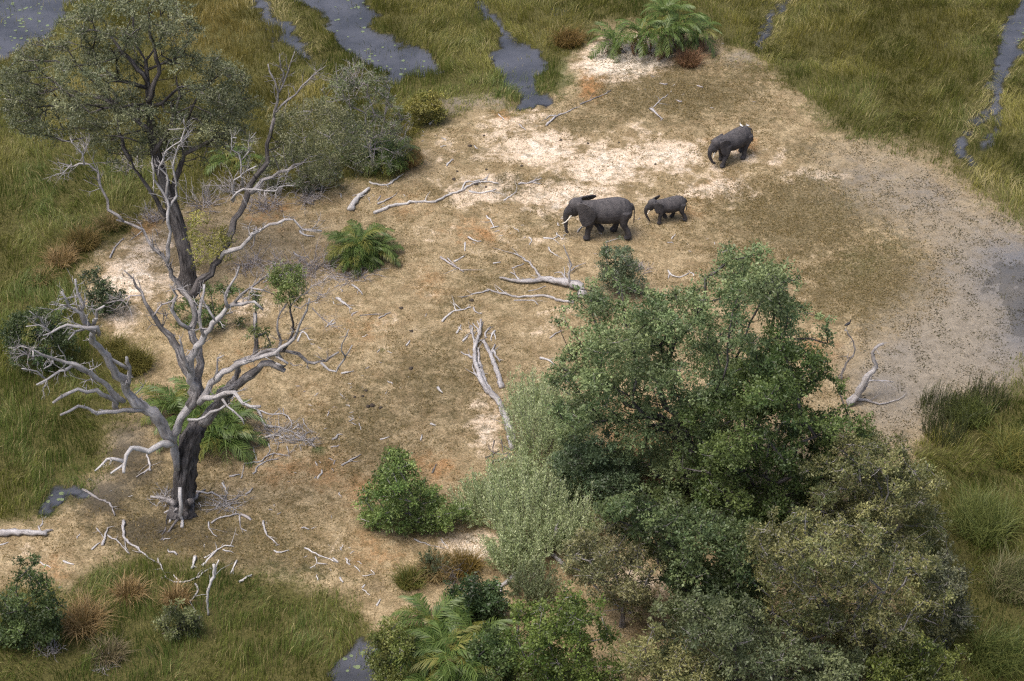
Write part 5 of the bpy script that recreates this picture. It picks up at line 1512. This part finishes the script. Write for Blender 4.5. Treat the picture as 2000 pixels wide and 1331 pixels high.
# ------------------------------------------------------------------ fallen wood, traced piece by piece
def ground_line(pts, zt, r, lift=0.0, foot=None):
    out = []
    for k, p in enumerate(pts):
        px, py = zpx(zt, p[0], p[1])
        up = p[2] if len(p) > 2 else lift
        g = G(px, py) if up < .3 else None
        if g is None:      # raised points keep the depth of their foot
            f = foot if foot is not None and len(pts[0]) > 2 and pts[0][2] >= .3 else G(*zpx(zt, pts[0][0], pts[0][1])); g = at(px, py, f[1] + .15 * up)
            if g[2] < float(gz(g[0], g[1])) + r * .5: g = G(px, py) + np.array((0, 0, r * .75))
        else: g = g + np.array((0, 0, r * .75 + up))
        out.append(g)
    return np.array(out)


def wood(name, label, parts, zt, mat='white', group=None, cat='branch', seed=1, sides=7):
    """parts: list of (points, r0, r1) in zoomed pixels; the first is the stem"""
    rng = np.random.default_rng(seed)
    c = G(*zpx(zt, *parts[0][0][0][:2])); mp = mpp(*c) / (2.857 if zt != 'n' else 1)
    T = Tubes()
    for pts, r0, r1 in parts:
        k_ = .68 if r0 <= 15 and cat != 'log' else .95
        r0 *= k_; r1 *= k_ * .8
        P = ground_line(pts, zt, r0 * mp, foot=c)
        q = spline(P, .22); n = len(q)
        if n > 2: q[1:-1] += rng.normal(0, .022, (n - 2, 3))
        T.add(q, np.linspace(r0 * mp, max(.010, r1 * mp), n) * (1 + .13 * np.sin(np.arange(n) * 1.9)), sides, .12, rng)
        L = np.linalg.norm(q[-1] - q[0])
        for _ in range(int(min(5, L * 1.6)) if cat != 'roots' else 0):
            a = q[rng.integers(n // 3, n)]; d = (q[-1] - q[0]) / (L + 1e-6) * .7 + rng.normal(0, .7, 3); d[2] = abs(d[2]) * .3
            l_ = rng.uniform(.18, .55) * min(1.3, L); m_ = a + d * l_ * .5; e_ = m_ + (d + rng.normal(0, .4, 3) * (1, 1, .2)) * l_ * .5
            for w_ in (m_, e_): w_[2] = max(w_[2], float(gz(w_[0], w_[1])) + .015)
            rt = min(r0 * mp * .4, .03)
            T.add(np.array([a, m_, e_]), [rt, rt * .7, rt * .3], 4)
    T.V = [v - c for v in T.V]
    o = bpy.data.objects.new(name, T.mesh(name, M[mat])); C.objects.link(o); o.location = c
    return tag(o, label, cat, group)


FBG = 'large pieces of fallen bleached wood'
wood('fallen_branch', 'forked bleached branch with upright arms lying above the broad leafy tree', [
    ([(1395, 440), (1380, 402, .15), (1340, 385, .2), (1240, 358, .1), (1160, 345), (1100, 355), (1010, 350), (930, 335)], 24, 6),
    ([(1160, 342), (1135, 290), (1080, 232), (1010, 192)], 12, 5), ([(1040, 345), (1020, 312), (990, 296)], 9, 4),
    ([(1330, 385), (1318, 320, .5), (1322, 270, 1.0), (1325, 230, 1.5), (1300, 180, 2.0), (1288, 140, 2.4)], 13, 5),
    ([(1325, 300, .15), (1370, 270, .2), (1412, 258, .2)], 7, 4), ([(1310, 345, .1), (1275, 312, .2), (1235, 308, .1)], 8, 4), ([(1295, 330, .1), (1290, 280, .2)], 6, 3), ([(1090, 400), (1150, 385), (1190, 370)], 5, 3)], 'e', 'bleach', FBG, seed=11)
wood('fallen_branch', 'long bleached limb lying just below the forked one with upright arms', [
    ([(1345, 465), (1250, 450), (1180, 425), (1100, 430), (1000, 430), (930, 410), (860, 392)], 13, 8), ([(870, 398), (800, 412), (718, 436)], 7, 3), ([(1010, 452), (1110, 450), (1145, 475)], 6, 4)], 'e', 'bleach', FBG, seed=12)
wood('fallen_log', 'long fallen grey trunk with tangled roots disappearing into the sage', [
    ([(1005, 1290), (985, 1190), (955, 1090), (915, 1015), (855, 955), (822, 890), (792, 785), (800, 705), (820, 640), (826, 570)], 28, 9),
    ([(790, 775), (750, 762), (715, 740)], 8, 4), ([(795, 740), (782, 650), (775, 595)], 9, 5), ([(815, 640), (800, 605), (780, 580)], 8, 4), ([(822, 600), (806, 565)], 6, 4), ([(860, 940), (800, 870), (780, 820)], 11, 5), ([(850, 900), (828, 810)], 9, 5), ([(870, 960), (842, 890), (818, 800), (812, 720)], 13, 6), ([(930, 1030), (885, 965), (850, 905)], 14, 7), ([(1000, 1240), (970, 1150), (945, 1080)], 16, 8), ([(800, 700), (770, 620), (768, 590)], 7, 3), ([(822, 620), (838, 572)], 6, 3)], 'e', 'bleach', FBG, 'log', 13)
wood('fallen_log', 'split grey limb lying alongside the long fallen trunk', [
    ([(945, 940), (912, 835), (872, 745), (840, 680)], 16, 12), ([(885, 745), (905, 700)], 8, 5), ([(895, 735), (915, 770), (932, 795)], 9, 5), ([(855, 660), (850, 635), (880, 600)], 7, 4)], 'e', 'bleach', FBG, 'log', 14)
wood('fallen_branch', 'short white forked piece beside the tip of the fallen trunk', [([(905, 622), (888, 650), (884, 678)], 8, 4), ([(900, 628), (908, 668)], 6, 4)], 'e', 'white', FBG, seed=15)
wood('root_tangle', 'black root tangle at the butt of the fallen trunk', [([(1000, 1290), (960, 1270), (930, 1240)], 8, 3), ([(980, 1300), (930, 1310), (880, 1290), (870, 1260)], 7, 3), ([(990, 1310), (950, 1340), (900, 1350), (865, 1385)], 12, 7), ([(940, 1225), (950, 1300)], 5, 3), ([(900, 1230), (890, 1330)], 5, 3), ([(1010, 1300), (1050, 1330), (1070, 1320)], 8, 4), ([(1020, 1270), (1080, 1262), (1115, 1245)], 5, 3), ([(850, 1330), (930, 1290)], 5, 3)], 'e', 'root', None, 'roots', 16)
wood('fallen_branch', 'long pale limb with forked tip lying left of the elephants', [
    ([(228, 1195), (350, 1152), (470, 1132), (570, 1130), (640, 1095), (720, 1070), (765, 1040), (850, 1020), (925, 1030)], 15, 6), ([(720, 1062), (740, 1022), (800, 1015), (862, 1000)], 8, 4), ([(760, 1070), (820, 1082), (912, 1060)], 8, 4), ([(855, 1015), (865, 990)], 5, 3)], 'd', 'white', FBG, seed=17)
wood('broken_stub', 'thick pale broken stub leaning behind the dense palm clump', [([(100, 1180), (140, 1115), (205, 1060)], 20, 10), ([(205, 1020), (225, 1030), (300, 1035), (385, 985)], 9, 6)], 'd', 'white', FBG, seed=18)
wood('fallen_branch', 'forked white stick lying under the muddy pool', [([(1190, 705), (1250, 650), (1300, 632), (1348, 608)], 9, 4), ([(1250, 650), (1215, 650), (1190, 668)], 6, 3)], 'd', 'bleach', FBG, seed=19)
wood('fallen_branch', 'short white forked branch between the pale limb and the tusked elephant', [([(1035, 1032), (1100, 1022), (1165, 998)], 8, 4), ([(1090, 1025), (1130, 1005)], 5, 3), ([(1110, 1020), (1165, 1028)], 4, 3)], 'd', 'bleach', FBG, seed=20)
wood('fallen_log', 'thick grey log entering from the left edge above the brown ground', [([(-80, 520), (40, 518), (130, 515), (230, 515), (262, 520)], 24, 20), ([(230, 512), (262, 500), (295, 492)], 12, 6), ([(225, 500), (215, 470)], 9, 6)], 'c', 'bleach', FBG, 'log', 21)
wood('snag', 'bleached dead bough reaching over the mud flat right of the dark tree', [
    ([(1010, 1030), (1060, 990, .6), (1092, 930, 1.2), (1130, 870, 1.8), (1168, 820, 2.4), (1155, 745, 3.0), (1185, 702, 3.4), (1216, 690, 3.5)], 26, 8),
    ([(1060, 1000), (1120, 905, 1.6), (1200, 895, 1.8), (1272, 905, 1.8)], 10, 4), ([(1040, 1005), (1130, 1015, .35), (1190, 1032, .35), (1292, 1010, .5)], 14, 4), ([(1060, 985), (1100, 960, .6), (1160, 850, 1.9), (1185, 828, 2.2)], 9, 5)], 'f', 'bleach', FBG, 'dead branch', 22)
wood('snag', 'thin grey dead stem with a dark bird, left of the bleached bough', [([(975, 900), (1008, 800, 1.3), (1056, 742, 2.0), (1045, 680, 2.6), (1012, 622, 3.3), (1000, 618, 3.3)], 11, 6), ([(960, 900), (990, 830, .9), (980, 860, .6)], 5, 3)], 'f', 'midbark', FBG, 'dead branch', 23)
wood('snag', 'upright white snag standing in the lower left grass', [([(1160, 965), (1160, 830, .9), (1190, 750, 1.6), (1192, 680, 2.2)], 9, 15), ([(1190, 760, 1.6), (1205, 700, 2.0), (1222, 655, 2.4)], 9, 6)], 'c', 'white', FBG, 'dead branch', 24)
wood('fallen_log', 'short mossy log below the sage on bare sand', [([(880, 808), (945, 800), (1000, 755), (1052, 718)], 9, 20), ([(940, 805), (937, 858)], 8, 5)], 'g', 'bleach', FBG, 'log', 25)
wood('fallen_log', 'grey log slanting under the widest sage shrub', [([(1195, 610), (1250, 655), (1312, 705)], 14, 14), ([(1240, 610), (1245, 560, .5), (1235, 510, .9), (1265, 430, 1.5)], 7, 4), ([(1245, 590, .3), (1300, 560, .6), (1300, 520, .9)], 5, 3)], 'g', 'bleach', FBG, 'log', 26)
wood('fallen_branch', 'thin dark fallen pole north of the elephants', [([(1380, 585), (1440, 562), (1500, 535), (1552, 508)], 6, 4)], 'd', 'midbark', FBG, seed=27)
wood('fallen_branch', 'flat dark shadow coloured branch right of the dense palm clump', [([(600, 210), (660, 250), (730, 292)], 9, 4), ([(640, 215), (690, 260)], 5, 3)], 'e', 'twig', FBG, seed=28)
wood('low_limb', 'black crooked limb hanging out below the broad leafy tree', [([(1990, 90), (1940, 105, 1.4), (1850, 165, 1.5), (1785, 200, 1.4), (1730, 165, 1.6), (1690, 160, 1.6)], 17, 7)], 'g', 'bark', FBG, 'branch', 29)

# curved bleached boughs and sticks strewn around the great trunk
near = [
    ('c', [([(460, 260), (550, 315), (610, 342), (642, 410)], 11, 7)], 'curved bleached bough left of the furrowed trunk by the dark puddle'),
    ('c', [([(690, 440), (698, 540), (770, 592), (862, 672)], 14, 6)], 'long bent bough running into the lower left grass'),
    ('c', [([(600, 520), (660, 558), (720, 622)], 8, 4)], 'thinner bough parallel to the long bent one'),
    ('c', [([(570, 576), (585, 530), (602, 478)], 11, 7), ([(540, 480), (580, 532)], 7, 5), ([(512, 600), (560, 560)], 8, 5)], 'y shaped grey piece left of the bent boughs'),
    ('c', [([(880, 650), (920, 740), (972, 785)], 9, 5)], 'half buried bough in the grass below the trunk'),
    ('c', [([(975, 780), (1060, 775), (1172, 705)], 9, 6), ([(970, 742), (1000, 775)], 8, 5)], 'low white bough behind the upright snag'),
    ('c', [([(1090, 640), (1072, 708)], 14, 10)], 'short thick white stump piece in front of the grass'),
    ('c', [([(1090, 790), (1108, 822), (1060, 892)], 10, 6)], 'pale bough hidden by the straw tussock'),
    ('c', [([(1130, 690), (1230, 592), (1305, 582)], 9, 5), ([(1140, 645), (1215, 600)], 6, 4), ([(1245, 600), (1302, 616)], 8, 4)], 'crossed white boughs below the trunk on bare soil'),
    ('c', [([(1322, 660), (1305, 700), (1285, 736)], 8, 6)], 'short white curved piece right of the crossed boughs'),
    ('c', [([(1335, 780), (1405, 740)], 11, 9)], 'thick white chunk at the grass edge'),
    ('c', [([(1180, 452), (1212, 430), (1280, 412), (1334, 400)], 8, 8), ([(1336, 412), (1350, 480), (1376, 496)], 7, 4), ([(1165, 445), (1172, 490), (1212, 526)], 6, 4)], 'angular bleached bough right of the trunk roots'),
    ('c', [([(1470, 440), (1482, 505), (1550, 575)], 10, 5)], 'tapering bleached horn shaped stick on the clearing'),
    ('c', [([(1530, 605), (1570, 615), (1612, 602)], 8, 5)], 'short forked white stick below the horn shaped one'),
    ('c', [([(1700, 590), (1780, 630), (1882, 670)], 7, 5), ([(1760, 640), (1772, 672), (1730, 702)], 6, 4), ([(1772, 675), (1828, 680)], 7, 4)], 'three pronged white stick alone on the brown ground'),
    ('c', [([(1090, 276), (1180, 286), (1240, 312), (1266, 342)], 10, 5)], 'grey root like bough right of the furrowed trunk'),
    ('c', [([(1370, 292), (1392, 280), (1412, 255)], 8, 6)], 'short hooked piece near the trunk roots'),
    ('c', [([(1240, 228), (1272, 288)], 9, 5)], 'short white spike beside the trunk'),
    ('c', [([(1365, 120), (1440, 112), (1520, 65), (1602, 75)], 8, 4), ([(1410, 176), (1470, 112), (1555, 95)], 8, 4), ([(1412, 28), (1432, 100)], 6, 4)], 'nest of crossed grey boughs right of the low palm'),
    ('c', [([(1480, 0), (1512, 40), (1480, 82)], 6, 4), ([(1600, 20), (1612, 72)], 5, 3)], 'thin curved sticks above the crossed grey boughs'),
    ('c', [([(350, 312), (430, 286), (500, 202)], 6, 3)], 'thin branch hanging over the dark puddle'),
    ('c', [([(225, 470), (262, 410)], 7, 4)], 'small stub above the grey log'),
    ('c', [([(260, 362), (312, 334)], 7, 5)], 'dark stub in the puddle at the grass edge'),
    ('c', [([(-10, 575), (48, 558)], 7, 4)], 'white sliver under the grey log'),
    ('c', [([(352, 662), (412, 682)], 8, 6)], 'short white chip on the brown ground at left'),
    ('c', [([(225, 668), (285, 700)], 6, 5)], 'long white chip behind the lower left sapling'),
    ('c', [([(820, 60), (835, 120), (838, 160)], 8, 14), ([(830, 150), (760, 195)], 7, 5)], 'paddle shaped dead piece left of the trunk'),
    ('c', [([(1280, 190), (1340, 180)], 8, 5), ([(1345, 200), (1360, 130)], 5, 3)], 'broken slats of wood below the crossed boughs'),
    ('b', [([(1440, 1072), (1480, 1150), (1560, 1160), (1640, 1190), (1682, 1228)], 12, 5)], 'long grey bough curving away from the limbs on the ground'),
    ('b', [([(1400, 1050), (1500, 1085), (1590, 1090), (1630, 1140), (1620, 1165)], 10, 5), ([(1580, 1055), (1592, 1092)], 6, 4)], 'upper grey bough of the pile under the right limbs'),
    ('b', [([(1465, 1220), (1540, 1205), (1640, 1250)], 7, 3)], 'thin white bough below the pile of grey boughs'),
    ('b', [([(1690, 1110), (1712, 1160), (1765, 1188)], 5, 3)], 'thin curved stick right of the bough pile'),
    ('b', [([(1660, 680), (1690, 625), (1728, 672)], 8, 6)], 'v shaped white piece right of the thin stem'),
    ('b', [([(1620, 800), (1640, 815), (1685, 810)], 6, 4)], 'white curved stick under the drooping dark limb'),
    ('b', [([(1885, 440), (1930, 475), (1965, 500)], 10, 5)], 'white broken piece near the grey shrub'),
    ('b', [([(1905, 860), (1975, 846)], 8, 5)], 'small white stick under the forked limb tip'),
    ('b', [([(615, 215), (640, 160), (690, 105)], 9, 5)], 'grey branch leaning on the sand mound'),
    ('b', [([(1675, 65), (1700, 90), (1755, 95)], 10, 5)], 'white horn shaped piece by the leafless shrub'),
    ('b', [([(1640, 185), (1660, 205), (1725, 210)], 7, 4)], 'pale stick under the leafless grey shrub'),
    ('e', [([(610, 570), (630, 545), (680, 510), (720, 505), (772, 490)], 9, 6), ([(690, 510), (670, 470)], 6, 4)], 'zigzag white branch in the middle of the clearing'),
    ('e', [([(785, 492), (795, 515), (830, 526)], 8, 4)], 'forked short piece right of the zigzag branch'),
    ('e', [([(690, 635), (715, 590)], 8, 5), ([(700, 600), (722, 620)], 6, 3)], 'white splintered piece left of the fallen trunk tip'),
    ('e', [([(725, 680), (755, 650)], 10, 6)], 'wide white chip beside the fallen trunk tip'),
    ('e', [([(1155, 775), (1200, 785), (1242, 812)], 11, 6)], 'white bone like branch at the left of the broad tree'),
    ('e', [([(1210, 662), (1275, 618)], 7, 4)], 'straight stick just left of the broad tree crown'),
    ('e', [([(255, 552), (320, 520)], 7, 4)], 'pale stick in the centre left of the clearing'),
    ('e', [([(150, 535), (240, 530), (290, 525)], 5, 3)], 'thin dark stick left of the pale one'),
    ('e', [([(20, 440), (60, 465), (108, 500)], 11, 5)], 'grey bough below the twig heap'),
    ('e', [([(108, 365), (150, 395), (165, 420)], 9, 5)], 'small grey bough close to the twig heap'),
    ('e', [([(410, 704), (430, 676)], 8, 5)], 'small white piece in mid clearing'),
    ('e', [([(585, 940), (612, 970)], 14, 6)], 'white skull sized chunk on the clearing'),
    ('e', [([(265, 1228), (315, 1212)], 7, 4)], 'white stick above the pointed shrub'),
    ('e', [([(490, 1232), (498, 1200)], 6, 4)], 'upright looking white stick right of the one above the shrub'),
    ('e', [([(545, 1140), (575, 1150)], 9, 5)], 'white chip left of the bare sand beside the trunk'),
    ('e', [([(1175, 105), (1225, 106), (1258, 92)], 8, 6)], 'flat white stick in front of the tusked elephant'),
    ('e', [([(1250, 75), (1282, 112)], 6, 4), ([(1285, 90), (1300, 85)], 6, 5)], 'crossing white splinters by the tusked elephant'),
    ('e', [([(1095, 100), (1112, 120), (1095, 140)], 7, 4)], 'v shaped white stick left of the flat one'),
    ('e', [([(1205, 155), (1215, 182), (1255, 200)], 7, 4)], 'crooked white stick below the v shaped one'),
    ('e', [([(755, 100), (780, 118), (828, 122)], 9, 5)], 'white horn like stick left of the elephants'),
    ('e', [([(738, 128), (736, 175)], 7, 5)], 'white upright looking stick below the horn like one'),
    ('e', [([(676, 236), (732, 206)], 8, 5)], 'white stick pointing to the dense palm'),
    ('e', [([(895, 245), (935, 238)], 7, 5)], 'reddish white stick above the forked branch'),
    ('e', [([(1000, 272), (1066, 245)], 7, 4)], 'stick lying behind the left arm of the forked branch'),
    ('e', [([(1870, 285), (1890, 312), (1935, 322), (1985, 300)], 7, 5), ([(1880, 300), (1872, 328)], 5, 4)], 'white antler shaped branch below the calf'),
    ('e', [([(1890, 108), (1912, 80)], 5, 3)], 'thin white stick below the calf feet'),
    ('d', [([(1770, 612), (1800, 635), (1835, 668)], 11, 4)], 'grey wedge of wood north of the calf'),
    ('d', [([(1790, 600), (1830, 560), (1872, 530)], 6, 3)], 'thin grey stick above the wedge of wood'),
    ('d', [([(955, 1122), (1022, 1075)], 6, 4)], 'white stick above the elephants pointing to the pale limb'),
    ('d', [([(858, 1208), (885, 1240), (900, 1275)], 7, 5), ([(882, 1276), (926, 1266)], 6, 5)], 'white splintered branch between palm clump and tusked elephant'),
    ('d', [([(250, 1142), (330, 1105)], 9, 5)], 'pale stick beside the butt of the pale limb'),
    ('d', [([(635, 930), (660, 900), (675, 895)], 7, 4)], 'short white stick on the upper left sand'),
    ('d', [([(925, 640), (955, 670)], 5, 4)], 'small white stick by the muddy pool'),
    ('d', [([(1040, 698), (1075, 730)], 6, 4)], 'pale stick on the sand under the pool'),
    ('d', [([(1365, 1300), (1390, 1270)], 8, 5)], 'white splinter between the front feet of the tusked elephant'),
    ('d', [([(540, 700), (575, 672)], 10, 6)], 'white stub at the corner of the golden bush'),
    ('g', [([(50, 130), (100, 100), (158, 68)], 9, 5)], 'grey bough end left of the pointed shrub'),
    ('g', [([(455, 540), (530, 568), (622, 592)], 7, 3)], 'long thin pole below the pointed shrub'),
    ('g', [([(605, 540), (645, 592)], 7, 4)], 'short white stick on the bare sand patch'),
    ('g', [([(555, 172), (578, 122)], 8, 4)], 'dark stick right of the pointed shrub'),
    ('g', [([(245, 912), (266, 876)], 9, 6)], 'white chunk near the palm clump at the bottom'),
    ('g', [([(165, 820), (208, 852)], 5, 4), ([(165, 812), (180, 795)], 8, 5)], 'white bent stick above the chunk near the palms'),
    ('g', [([(0, 648), (30, 672)], 9, 5)], 'white chip on the brown ground under the shrub'),
    ('g', [([(40, 755), (58, 782)], 8, 6)], 'pointed white chip farther down the brown ground'),
    ('g', [([(120, 690), (152, 722)], 5, 4), ([(165, 745), (235, 738), (212, 712)], 5, 4)], 'scatter of thin white slivers left of the palm clump'),
    ('h', [([(930, 215), (1020, 290)], 12, 7), ([(950, 225), (1015, 245)], 10, 8)], 'broken white limb under the big thorn tree'),
    ('h', [([(330, 450), (370, 365), (410, 345)], 5, 3), ([(450, 440), (510, 392)], 4, 3), ([(560, 395), (585, 455)], 5, 3)], 'thin white dead stems at the bottom edge among thorn trees'),
]
for i, (zt, parts, lab) in enumerate(near):
    dark = 'dark' in lab
    wood('fallen_stick' if len(parts) == 1 else 'fallen_branch', lab, parts, zt, 'midbark' if dark else ('white' if 'white' in lab else 'bleach'), 'bleached sticks strewn over the clearing', 'stick', 700 + i, 6)

ORD = ['first', 'second', 'third', 'fourth', 'fifth', 'sixth', 'seventh', 'eighth', 'ninth', 'tenth', 'eleventh', 'twelfth', 'thirteenth', 'fourteenth', 'fifteenth', 'sixteenth', 'seventeenth',
       'eighteenth', 'nineteenth', 'twentieth'] + ['twenty-' + q for q in ('first', 'second', 'third', 'fourth', 'fifth', 'sixth', 'seventh', 'eighth', 'ninth')] + ['thirtieth'] + ['thirty-' + q for q in ('first', 'second', 'third', 'fourth', 'fifth', 'sixth', 'seventh', 'eighth', 'ninth')] + ['fortieth', 'forty-first', 'forty-second', 'forty-third', 'forty-fourth', 'forty-fifth', 'forty-sixth']


def single_out(objs, lab, noun):
    """pieces alike in look are told apart by their order from left to right"""
    objs = sorted(objs, key=lambda o: to_px(o.location.x, o.location.y)[0])
    n = len(objs)
    for i, o in enumerate(objs):
        if n == 1: continue
        word = 'leftmost' if i == 0 else ('rightmost' if i == n - 1 else ORD[i] + ' from the left')
        o['label'] = word + ' ' + lab if i in (0, n - 1) else lab.replace(noun, noun + ' ' + word, 1)


# small chips too alike to tell apart, by the spot where they lie
rng = np.random.default_rng(909)
CH = []
for k in range(10):
    T = Tubes(); L = 1.0; P = np.array([(-.5, 0, 0), (-.15, rng.normal(0, .10), .02), (.2, rng.normal(0, .12), .03), (.5, rng.normal(0, .14), 0)])
    T.add(spline(P, .25), np.interp(np.linspace(0, 1, 6), [0, .3, 1], [.09, .11, .04])[:len(spline(P, .25))], 5, .12, rng)
    CH.append(T.mesh('wood_chip', M['white' if k < 4 else ('bleach' if k < 8 else 'twig')]))
spots = [((420, 1000), (150, 70), 30, 'small bleached wood chip among the roots of the furrowed trunk'),
         ((640, 800), (70, 50), 24, 'small bleached wood chip on the ground right of the bough pile'),
         ((620, 900), (110, 80), 18, 'small bleached wood chip on the brown ground left of the pointed shrub'),
         ((760, 700), (110, 90), 16, 'small bleached wood chip in the middle of the clearing'),
         ((640, 610), (60, 60), 20, 'small bleached wood chip below the leafless grey shrubs'),
         ((1060, 450), (120, 40), 18, 'small bleached wood chip in front of the tusked elephant'),
         ((1330, 170), (90, 40), 14, 'small bleached wood chip below the tall palm clump'),
         ((850, 270), (50, 40), 12, 'small bleached wood chip on the upper left sand'),
         ((670, 1080), (60, 50), 14, 'small bleached wood chip on the brown ground above the palms'),
         ((730, 380), (60, 30), 16, 'small bleached wood chip behind the dense palm clump'),
         ((1350, 470), (90, 50), 10, 'small bleached wood chip below the calf')]
for (cx, cy), (rx, ry), n, lab in spots:
    got = []
    for k in range(n):
        p = G(cx + rng.normal(0, rx * .6), cy + rng.normal(0, ry * .6))
        if p[2] < .03: continue
        o = bpy.data.objects.new('wood_chip', CH[rng.integers(10)]); C.objects.link(o)
        s = float(np.clip(rng.lognormal(-1.45, .5), .12, .7)); q = s * rng.uniform(.6, 1.1)
        o.location = p + np.array((0, 0, .05 * q)); o.rotation_euler = (0, rng.normal(0, .06), rng.uniform(0, 6.28)); o.scale = (s, q, q)
        got.append(tag(o, lab, 'wood chip', lab.replace('small bleached wood chip', 'wood chips')))
    single_out(got, lab.replace('small ', ''), 'wood chip')

# dung lumps
M['dung'] = plain('dry_dung', (0.055, 0.042, 0.032), .95)
T = Tubes(); T.add([(0, 0, -.05), (0, 0, .03), (.01, 0, .12), (.01, .01, .17)], [.14, .17, .13, .05], 8, .12, rng); DG = T.mesh('dung_lump', M['dung'])
for (cx, cy), (rx, ry), n, lab in [((715, 790), (22, 16), 6, 'dark dung lump on the clearing right of the bough pile'), ((1200, 300), (130, 30), 8, 'dark dung lump on the pale sand beyond the elephants'), ((900, 350), (30, 10), 5, 'dark dung lump above the pale forked limb'), ((760, 640), (90, 70), 4, 'dark dung lump in the middle of the clearing')]:
    got = []
    for k in range(n):
        p = G(cx + rng.normal(0, rx), cy + rng.normal(0, ry)); o = bpy.data.objects.new('dung_lump', DG); C.objects.link(o)
        s = rng.uniform(.4, .8); o.location = p; o.rotation_euler = (0, 0, rng.uniform(0, 6)); o.scale = (s, s, s * .8)
        got.append(tag(o, lab, 'dung', lab.replace('lump', 'lumps')))
    single_out(got, lab, 'dung lump')

# lily pads
M['pad'] = plain('lily_pad', (0.16, 0.20, 0.10), .35)
PD = []
for k in range(3):
    a = np.linspace(.18, 2 * math.pi - .18, 13); rr = 1 + rng.normal(0, .05, 13)
    V = np.vstack([[(0, 0, .0), (0, 0, -.02)], np.stack([np.cos(a) * rr, np.sin(a) * rr, .02 + 0 * a], -1)])
    PD.append(poly_mesh('lily_pad', V, [(0, i, i + 1) for i in range(2, 14)], M['pad']))
for cx, cy, rx, ry, n, lab in [(45, 45, 55, 45, 46, 'floating lily pad on the pond in the top left corner'), (690, 45, 45, 50, 30, 'floating lily pad on the channel at the top, left of centre'), (730, 125, 50, 25, 24, 'floating lily pad where the channel narrows by the thicket'),
                               (820, 125, 30, 15, 10, 'floating lily pad at the end of the channel'), (915, 75, 20, 20, 8, 'floating lily pad beside the narrow lane into the pool'), (1960, 10, 20, 12, 10, 'floating lily pad in the top right channel'), (1998, 60, 8, 20, 5, 'floating lily pad at the right edge of the channel'),
                               (690, 1280, 25, 35, 14, 'floating lily pad on the dark water at the bottom'), (110, 985, 14, 12, 6, 'floating lily pad in the dark puddle')]:
    got = []
    for k in range(n):
        x, y = flat(cx + rng.normal(0, rx * .7), cy + rng.normal(0, ry * .7), 0.0)
        if float(gz(x, y)) > -.05: continue
        o = bpy.data.objects.new('lily_pad', PD[rng.integers(3)]); C.objects.link(o); s = rng.uniform(.06, .14)
        o.location = (float(x), float(y), .012); o.rotation_euler = (rng.normal(0, .06), rng.normal(0, .06), rng.uniform(0, 6.28)); o.scale = (s, s, s)
        got.append(tag(o, lab, 'lily pad', lab.replace('floating lily pad', 'lily pads')))
    single_out(got, lab.replace('floating ', ''), 'lily pad')


# ------------------------------------------------------------------ birds
def bird(p, heading, s, mat, label, neck=True):
    T = Tubes()
    T.add(spline([(-.26, 0, .20), (-.12, 0, .24), (.05, 0, .28), (.16, 0, .36), (.19, 0, .50), (.25, 0, .55)], .04), np.interp(np.linspace(0, 1, len(spline([(-.26, 0, .20), (-.12, 0, .24), (.05, 0, .28), (.16, 0, .36), (.19, 0, .50), (.25, 0, .55)], .04))), [0, .25, .5, .7, .88, 1], [.02, .09, .10, .045, .04, .03]), 8)
    o = bpy.data.objects.new('bird', T.mesh('bird', mat)); C.objects.link(o); o.location = p; o.rotation_euler = (0, 0, heading); o.scale = (s,) * 3
    T = Tubes(); T.add([(.25, 0, .55), (.36, 0, .53)], [.018, .004], 5); c = bpy.data.objects.new('beak', T.mesh('beak', M['beak'])); C.objects.link(c); c.parent = o
    for y in (.04, -.04):
        T = Tubes(); T.add([(0, y, .22), (.02, y, 0)], [.012, .010], 4); c = bpy.data.objects.new('leg', T.mesh('leg', M['beak'])); C.objects.link(c); c.parent = o
    return tag(o, label, 'bird')


M['egret'] = plain('white_plumage', (0.8, 0.8, 0.8), .7); M['beak'] = plain('horn_beak', (0.25, 0.18, 0.06), .5); M['blackbird'] = plain('dark_plumage', (0.02, 0.02, 0.024), .6)
bpy.context.view_layer.update()
bird(adol.matrix_world @ Vector((-.55, 0, 2.66)), 2.4, .5, M['egret'], 'white egret perched on the back of the half grown elephant, nearer its head')
bird(adol.matrix_world @ Vector((-1.22, 0, 2.42)), 3.4, .5, M['egret'], 'white egret perched on the rump of the half grown elephant')
sn = [o for o in bpy.data.objects if o.get('label', '').startswith('thin grey dead stem with a dark bird')][0]
co = [sn.matrix_world @ v.co for v in sn.data.vertices]; top = max(co, key=lambda v: v.z)
bird(top + Vector((0, 0, -.03)), .4, .8, M['blackbird'], 'dark bird perched on the tip of the thin grey dead stem')
